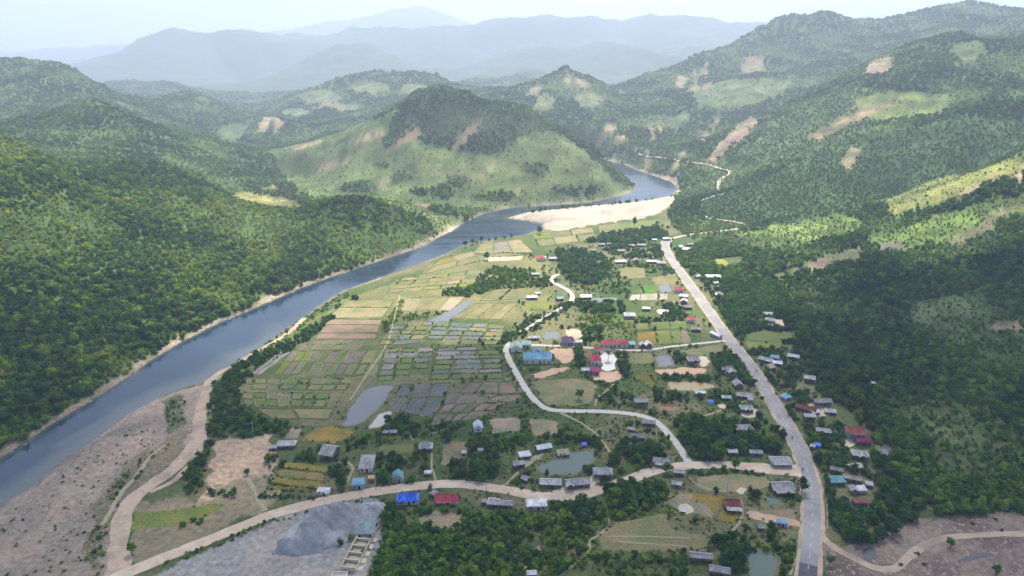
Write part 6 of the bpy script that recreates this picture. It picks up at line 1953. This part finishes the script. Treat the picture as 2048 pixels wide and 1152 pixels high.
ZONES = {
    'belt': ('leafy tree in the shrub belt along the sandy river track', 'trees of the river belt'),
    'west garden': ('dark green tree in the gardens around the four strip rice field', 'trees of the western gardens'),
    'road garden': ('dark green tree in the gardens just above the dirt road', 'trees above the dirt road'),
    'pond grove': ('dark tree in the grove around the big green pond', 'trees round the green pond'),
    'thicket edge': ('tall dark tree rising from the thicket below the dirt road', 'trees of the roadside thicket'),
    'south meadow': ('small green tree in the rough meadow along the bottom edge', 'trees of the south meadow'),
    'south pond': ('leafy tree around the green pond beside the lower main road', 'trees round the lower pond'),
    'lane grove': ('dark tree of the dense grove between lane and main road', 'trees of the lane grove'),
    'mid garden': ('dark tree among the small ponds in the middle gardens', 'trees of the middle gardens'),
    'main road verge': ('dark tree on the left verge of the main road', 'trees of the main road verge'),
    'hall garden': ('green tree around the blue roofed hall and the school', 'trees round hall and school'),
    'north village': ('green tree among the houses of the far village', 'trees of the far village'),
    'river fields': ('small tree standing among the sunlit river fields', 'trees of the river fields'),
    'east slope': ('dark tree on the slope right of the upper main road', 'trees of the east slope'),
    'east hamlet': ('dark tree of the hamlet right of the lower main road', 'trees of the east hamlet'),
    'thicket': ('bushy tree in the thicket along the bottom edge', 'trees of the bottom thicket'),
    'loose': ('single green tree standing loose among gardens and plots', 'loose garden trees'),
}
def in_view(x, y, h):
    px, py = project(x, y, h * .5)
    return -10 < px < 2058 and py < 1160
TREES = [p for p in ZP if p[5] and p[6] in ZONES and in_view(p[0], p[1], p[3])]
TREES.sort(key=lambda p: -p[2] / math.hypot(p[1], H))
TREES = TREES[:285]
tid = set(id(p) for p in TREES)
REST = [p for p in ZP if id(p) not in tid]

def trunk_mesh(seed):
    r = random.Random(seed)
    V, Fc = [], []
    def limb(p0, p1, r0, r1):
        k = len(V)
        d = Vector(p1) - Vector(p0)
        t = d.orthogonal().normalized(); b = d.normalized().cross(t)
        for p, rr2 in ((p0, r0), (p1, r1)):
            for j in range(6):
                a = j * math.pi / 3
                V.append(Vector(p) + t * rr2 * math.cos(a) + b * rr2 * math.sin(a))
        for j in range(6):
            Fc.append((k + j, k + (j + 1) % 6, k + 6 + (j + 1) % 6, k + 6 + j))
    limb((0, 0, -.08), (.01, 0, .30), .045, .032)
    for i in range(4):
        a = i * 1.6 + r.random()
        limb((.01, 0, .26), (.22 * math.cos(a), .22 * math.sin(a), .55 + .15 * r.random()), .024, .010)
    return new_mesh('trunk', V, Fc, [M['bark']], True)
CROWNS = [crown_mesh('crown', 200 + i, 14 + i, 24, .052, M['leaf_single']) for i in range(5)]
TRUNKS = [trunk_mesh(i) for i in range(3)]
def tree(x, y, s_, h, t, label, group=None, name='broadleaf_tree', lift=.12):
    z = float(height(x, y))
    e = empty(name, (float(x), float(y), z), random.uniform(0, 6.28))
    tag(e, label, 'tree', group)
    c = obj('crown', random.choice(CROWNS), e, (0, 0, h * lift), 0, (s_, s_, h * (1 - lift * .5)))
    c.color = (*[float(q) for q in t], 1)
    obj('trunk', random.choice(TRUNKS), e, (0, 0, 0), 0, (s_, s_, h))
    return e
CUT = (' with ', ' beside', ' behind', ' at ', ' right ', ' left ', ' joined', ' on ', ' in ', ' above', ' below', ' near', ' between', ' among', ' by ', ' of ', ' under', ' half', ' inside', ' deep', ' just', ' slanting', ' alone', ' parallel', ' next', ' farther', ' uphill', ' along', ' cut', ' standing', ' around', ' facing', ',')
def short(lb):
    k = min([lb.find(c) for c in CUT if lb.find(c) > 0] + [len(lb)])
    return lb[:k]
HN = [(o.location.x, o.location.y, short(o['label'])) for o in list(COL.objects) if o.type == 'EMPTY' and any(c.name.startswith('roof') for c in o.children)]
hxy = np.array([(a, b) for a, b, _ in HN])
used_l = {}
for p in TREES:
    zl, _ = ZONES[p[6]]
    d = np.hypot(hxy[:, 0] - p[0], hxy[:, 1] - p[1])
    k = int(np.argmin(d))
    dx, dy = p[0] - hxy[k, 0], p[1] - hxy[k, 1]
    rel = ('right of' if dx > 0 else 'left of') if abs(dx) > abs(dy) else ('behind' if dy > 0 else 'in front of')
    adj = 'tall' if p[3] > 5.0 else ('small' if p[3] < 3.6 else 'round')
    tone = 'dark green' if p[4][1] < .13 else ('bright green' if p[4][1] > .22 else 'green')
    far_ = '' if d[k] < 12 else ('some way ' if d[k] < 26 else 'well ')
    lb = '%s %s tree %s%s the %s' % (adj, tone, far_, rel, HN[k][2])
    e = tree(p[0], p[1], p[2], p[3] * 1.12, p[4], lb, 'trees standing in the village')
    used_l.setdefault(lb, []).append((float(project(p[0], p[1], 0.)[0]), e))
ORD = ['leftmost', 'second from left', 'third from left', 'fourth from left', 'fifth from left', 'sixth from left', 'seventh from left', 'eighth from left', 'ninth from left', 'tenth from left']
for lb, es in used_l.items():
    if len(es) > 1:
        es.sort(key=lambda q: q[0])
        for i, (_, e) in enumerate(es):
            od = 'rightmost' if i == len(es) - 1 else ORD[min(i, 9)]
            nl = lb + ', ' + od
            e['label'] = nl if len(nl.split()) <= 16 else nl.replace('some way ', '').replace('well ', '')
for px_, py_, s_, h, t, lb in ((1236, 1000, 8.5, 6.5, T_LIGHT * .8, 'bright green spreading tree leaning over the dirt road by the white roof'),
                               (265, 1108, 4.6, 5.4, T_MID, 'lone round tree inside the bend of the river track'),
                               (1603, 985, 7.0, 8.5, T_DARK, 'tall dark tree on the main road just below the junction'),
                               (1333, 948, 7.2, 6.5, T_MID, 'round dark tree right below the fork of lane and road'),
                               (1470, 940, 5.4, 6.4, T_MID, 'round tree above the dirt road left of the grey shop'),
                               (1511, 1000, 6.8, 5.6, T_DARK, 'broad dark tree right of the dark red roofed house'),
                               (1660, 1130, 4.2, 5.0, T_LIGHT * .8, 'bright bushy tree beside the start of the stream track'),
                               (1900, 1095, 4.4, 4.6, T_MID, 'lone round tree in the rocky stream bed by the track'),
                               (1992, 1150, 4.6, 4.6, T_MID, 'lone tree in the rocky stream bed at bottom edge'),
                               (1158, 800, 6.0, 7.4, T_MID, 'round tree in the dry meadow below the school'),
                               (495, 950, 4.0, 3.6, T_MID, 'small sparse tree on the orange earth clearing'),
                               (536, 925, 5.2, 4.6, T_MID, 'round dark tree on the right edge of the orange clearing'),
                               (774, 655, 5.0, 5.4, T_MID, 'round tree at the lower end of the shrub line between plots'),
                               (974, 520, 9.0, 8.0, T_DARK, 'big round dark tree alone in the far river fields'),
                               (930, 495, 6.0, 8.0, T_DARK, 'left of three trees on the far river bank'),
                               (946, 489, 6.5, 6.5, T_DARK, 'middle one of three trees on the far river bank'),
                               (963, 485, 5.5, 6.5, T_DARK, 'right of three trees on the far river bank'),
                               (1079, 468, 9.0, 9.0, T_DARK, 'dark tree clump at the near end of the sandbar'),
                               (1268, 455, 8.0, 14.0, T_DARK, 'tall dark tree behind the sandbar fields'),
                               (512, 713, 4.4, 5.6, T_MID, 'upright tree on the river bank beside the sandy track'),
                               (574, 670, 4.4, 5.0, T_MID, 'small dark tree on the river bank, right of the upright one')):
    x, y, z = hit(px_, py_)
    tree(x, y, s_, h, t, lb, None, 'roadside_tree' if 'road' in lb else 'broadleaf_tree', .2)

# palm in the school court
x, y, z = hit(1216, 722)
e = empty('palm_tree', (x, y, z))
tag(e, 'tall palm standing on the pale school court', 'tree')
v = []; f = []
for i in range(6):
    zz = 6.5 * i / 5; rr2 = .2 - .08 * i / 5
    for j in range(7):
        a = 2 * math.pi * j / 7
        v.append((rr2 * math.cos(a) + .25 * (i / 5) ** 2, rr2 * math.sin(a), zz))
for i in range(5):
    for j in range(7):
        f.append((i * 7 + j, i * 7 + (j + 1) % 7, (i + 1) * 7 + (j + 1) % 7, (i + 1) * 7 + j))
obj('trunk', new_mesh('palm_trunk', v, f, [M['bark']], True), e)
for k in range(13):
    a = 2 * math.pi * k / 13 + .2 * random.random(); v = []; f = []
    up = random.uniform(.1, .9)
    for i in range(7):
        t = i / 6; r_ = 3.0 * t; zz = 6.5 + up * 1.6 * math.sin(t * 2.6) - 1.1 * t * t
        w = .42 * math.sin(.3 + t * 2.6) + .05
        cx_, cy_ = .25 + r_ * math.cos(a), r_ * math.sin(a)
        v += [(cx_ - w * math.sin(a), cy_ + w * math.cos(a), zz - .22), (cx_, cy_, zz), (cx_ + w * math.sin(a), cy_ - w * math.cos(a), zz - .22)]
    for i in range(6):
        b = i * 3
        f += [(b, b + 1, b + 4, b + 3), (b + 1, b + 2, b + 5, b + 4)]
    o = obj('frond', new_mesh('frond', v, f, [M['leaf_single']]), e)
    o.color = (.05, .09, .03, 1)

# shrubs one by one on the gravel bar
SHR = [crown_mesh('shrub', 300 + i, 6, 14, .085, M['leaf_single'], flat=.7) for i in range(4)]
gp = poly_plane([(0, 1040), (130, 935), (270, 850), (330, 870), (250, 960), (200, 1040), (170, 1130), (120, 1160), (0, 1150)])
nsh = 0
tries = 0
while nsh < 125 and tries < 6000:
    tries += 1
    x = random.uniform(gp[:, 0].min(), gp[:, 0].max()); y = random.uniform(gp[:, 1].min(), gp[:, 1].max())
    if not in_poly(np.array([x]), np.array([y]), gp)[0]: continue
    px, py = project(x, y, 0.)
    if taken(np.array([px]), np.array([py]))[0]: continue
    w = .25 + .75 * smooth(-.1, .5, float(noise2(x / 16, y / 16)))
    if random.random() > w: continue
    s_ = random.uniform(.9, 2.3)
    o = obj('shrub', random.choice(SHR), None, (x, y, float(height(x, y)) - .05), random.uniform(0, 6.28), (s_, s_ * random.uniform(.7, 1.2), s_ * random.uniform(.55, .9)))
    t = pick(1, [T_DARK, T_MID, T_LIGHT], [4, 3, 1])[0]
    o.color = (*[float(q) for q in t], 1)
    tag(o, 'low dark shrub growing on the grey gravel bar beside the river', 'shrub', 'shrubs of the gravel bar')
    nsh += 1
for px_, py_, lb in ((1800, 1130, 'grey low bush beside the stream track curve'), (1835, 1108, 'wide grey bush in the rocky stream bed'), (1850, 1130, 'dark bush below the wide grey bush in the stream bed'),
                     (1990, 1040, 'brown bush at the top of the rocky stream bed'), (2005, 1062, 'flat dark bush on the stones above the stream track'), (1945, 1048, 'small brown bush on upper stones of the stream bed')):
    x, y, z = hit(px_, py_)
    o = obj('shrub', random.choice(SHR), None, (x, y, z - .05), random.random() * 6, (3.0, 2.4, 1.4)); o.color = (.05, .06, .035, 1)
    tag(o, lb, 'shrub')

n_ = len(REST)
P_ = np.array([(p[0], p[1]) for p in REST]); zz = height(P_[:, 0], P_[:, 1])
s_ = np.array([p[2] for p in REST]); h_ = np.array([p[3] for p in REST]); tt = np.array([p[4] for p in REST])
istree = s_ > 3.4
pid = np.where(istree, RNG.integers(0, 4, n_), 4 + RNG.integers(0, 3, n_))

bund = np.array([p[6] == 'bund' for p in REST])
for nm, msk, lb, ct in (('garden_thicket', ~bund, 'thickets and bushes between the village gardens and roads', 'bushes'), ('plot_edge_plants', bund, 'weeds and small bushes along the plot edges', 'bushes')):
    scatter(nm, np.stack([P_[msk, 0], P_[msk, 1], zz[msk] - .1 * h_[msk]], 1), np.stack([s_[msk], s_[msk], h_[msk]], 1), tt[msk], pid[msk], ['tree0', 'tree1', 'tree2', 'tree3', 'shrub0', 'shrub1', 'shrub2'], lb, ct)

# ------------------------------------------------------------------ loose stones
def stones(name, poly, dens, smin, smax, label, on_hill=False):
    pw = np.array([hit(*p)[:2] for p in poly])
    x0, y0 = pw.min(0); x1, y1 = pw.max(0)
    m_ = int((x1 - x0) * (y1 - y0) * dens)
    x = RNG.uniform(x0, x1, m_); y = RNG.uniform(y0, y1, m_)
    ok = in_poly(x, y, pw)
    px, py = project(x, y, height(x, y))
    ok &= ~taken(px, py) & (~grid_lookup(rin, x, y))
    x, y = x[ok], y[ok]
    sc = smin + (smax - smin) * RNG.random(len(x)) ** 4
    scatter(name, np.stack([x, y, height(x, y) - sc * .12], 1), np.stack([sc * RNG.uniform(.7, 1.3, len(x)), sc, sc * RNG.uniform(.6, 1.1, len(x))], 1), np.ones((len(x), 3)), RNG.integers(0, 3, len(x)), ['rock0', 'rock1', 'rock2'], label, 'stones')
stones('gravel_stones', [(0, 1160), (0, 1012), (130, 918), (262, 828), (400, 768), (430, 760), (405, 840), (340, 935), (280, 980), (228, 1060), (215, 1160)], .8, .22, 1.5, 'grey cobbles strewn over the gravel bar')
stones('stream_stones', [(1650, 1100), (1720, 1092), (1800, 1060), (1900, 1036), (2060, 1036), (2060, 1170), (1650, 1170)], .45, .35, 2.4, 'boulders and cobbles strewn over the rocky stream bed')
# rocks of the wooded bank
lb = poly_plane(RIVER_L[2:20], WZ)
bx, by = [], []
for a, b in zip(lb[:-1], lb[1:]):
    L = np.linalg.norm(b - a); m_ = int(L * 2.2)
    t = RNG.random(m_)[:, None]
    d = (b - a) / L; nr = np.array([-d[1], d[0]])
    q = a + (b - a) * t + nr * RNG.uniform(-1, 9, m_)[:, None]
    bx.append(q[:, 0]); by.append(q[:, 1])
bx = np.concatenate(bx); by = np.concatenate(by)
sc = .5 + 2.4 * RNG.random(len(bx)) ** 4
scatter('bank_stones', np.stack([bx, by, np.maximum(height(bx, by), WZ) - sc * .15], 1), np.stack([sc * 1.2, sc, sc * .9], 1), np.ones((len(bx), 3)), RNG.integers(0, 3, len(bx)), ['rock0', 'rock1', 'rock2'], 'pale rocks along the foot of the wooded bank', 'stones')

# ------------------------------------------------------------------ fair-weather clouds above the valley (they shade its near half, as in the photograph)
def mat_cloud():
    m, nt, out = mat_new('cloud_vapour')
    a = nd(nt, 'ShaderNodeAttribute', attribute_name='dens')
    d = nd(nt, 'ShaderNodeBsdfDiffuse', i_Color=(.9, .9, .9, 1))
    tl = nd(nt, 'ShaderNodeBsdfTranslucent', i_Color=(.9, .9, .9, 1))
    mx0 = nd(nt, 'ShaderNodeMixShader'); mx0.inputs[0].default_value = .5
    nt.links.new(d.outputs[0], mx0.inputs[1]); nt.links.new(tl.outputs[0], mx0.inputs[2])
    tr = nd(nt, 'ShaderNodeBsdfTransparent')
    mx = nd(nt, 'ShaderNodeMixShader')
    nt.links.new(a.outputs['Fac'], mx.inputs[0])
    nt.links.new(tr.outputs[0], mx.inputs[1]); nt.links.new(mx0.outputs[0], mx.inputs[2])
    nt.links.new(mx.outputs[0], out.inputs[0])
    return m
M['cloud'] = mat_cloud()
ALT = 1250.0
def cloud(ground_poly, strength, res=14.0, edge=70.0):
    off = SUN_DIR[:2] / SUN_DIR[2] * ALT
    pw = np.asarray(ground_poly, float)
    x0, y0 = pw.min(0) - 20; x1, y1 = pw.max(0) + 20
    nx, ny = int((x1 - x0) / res) + 2, int((y1 - y0) / res) + 2
    gx, gy = np.meshgrid(np.linspace(x0, x1, nx), np.linspace(y0, y1, ny))
    wx_ = gx + 45 * fbm(gx, gy, 130, 4); wy_ = gy + 45 * fbm(gx + 800, gy, 130, 4)
    ins = in_poly(wx_, wy_, pw); dd = np.where(ins, seg_dist(wx_, wy_, pw, True), 0)
    th = smooth(0, edge, dd)
    lum = .5 + .5 * fbm(gx, gy, 90, 4)
    top = ALT + 10 + th * (70 + 90 * lum); bot = ALT - th * (15 + 20 * lum)
    den = np.clip(strength * th * (.82 + .36 * fbm(gx + 99, gy, 160, 3)), 0, .95)
    V = np.concatenate([np.stack([gx + off[0], gy + off[1], bot], -1).reshape(-1, 3), np.stack([gx + off[0], gy + off[1], top], -1).reshape(-1, 3)])
    k = nx * ny
    Fq = []
    act = (th[:-1, :-1] + th[1:, :-1] + th[:-1, 1:] + th[1:, 1:]) > 0
    for i, j in zip(*np.nonzero(act)):
        a = i * nx + j
        Fq.append((a, a + nx, a + nx + 1, a + 1)); Fq.append((k + a, k + a + 1, k + a + nx + 1, k + a + nx))
    me_ = new_mesh('cloud', V, Fq, [M['cloud']], True)
    at2 = me_.attributes.new('dens', 'FLOAT', 'POINT')
    at2.data.foreach_set('value', np.concatenate([den.ravel(), den.ravel()]).astype(np.float32))
    o = obj('cloud', me_)
    tag(o, kind='structure')
    return o
SH = [hit(*p)[:2] for p in [(0, 575), (200, 615), (420, 655), (520, 690), (600, 672), (700, 652), (800, 640), (1000, 655), (1150, 660), (1300, 628), (1450, 612), (1560, 580), (1700, 522), (1850, 500), (2048, 462)]]
cloud([(-900, 420)] + [(-560, 500)] + SH + [(700, 700), (1000, 650), (1000, -300), (-900, -300)], .74)

# ------------------------------------------------------------------ the air: haze over the whole valley
def box_mesh(name, x0, x1, y0, y1, z0, z1):
    v = [(x0, y0, z0), (x1, y0, z0), (x1, y1, z0), (x0, y1, z0), (x0, y0, z1), (x1, y0, z1), (x1, y1, z1), (x0, y1, z1)]
    f = [(0, 3, 2, 1), (4, 5, 6, 7), (0, 1, 5, 4), (1, 2, 6, 5), (2, 3, 7, 6), (3, 0, 4, 7)]
    return new_mesh(name, v, f)
hm, hnt, hout = mat_new('valley_haze')
pv = nd(hnt, 'ShaderNodeVolumePrincipled')
pv.inputs['Color'].default_value = (0.64, 0.72, 0.91, 1)
pv.inputs['Density'].default_value = HAZE
pv.inputs['Anisotropy'].default_value = 0.25
hnt.links.new(pv.outputs[0], hout.inputs['Volume'])
hme = box_mesh('haze', -15500, 15500, -900, 13600, -12, HAZE_TOP)
hme.materials.append(hm)
hz = tag(obj('haze', hme), 'thin pale blue haze filling the whole valley', 'haze', kind='stuff')
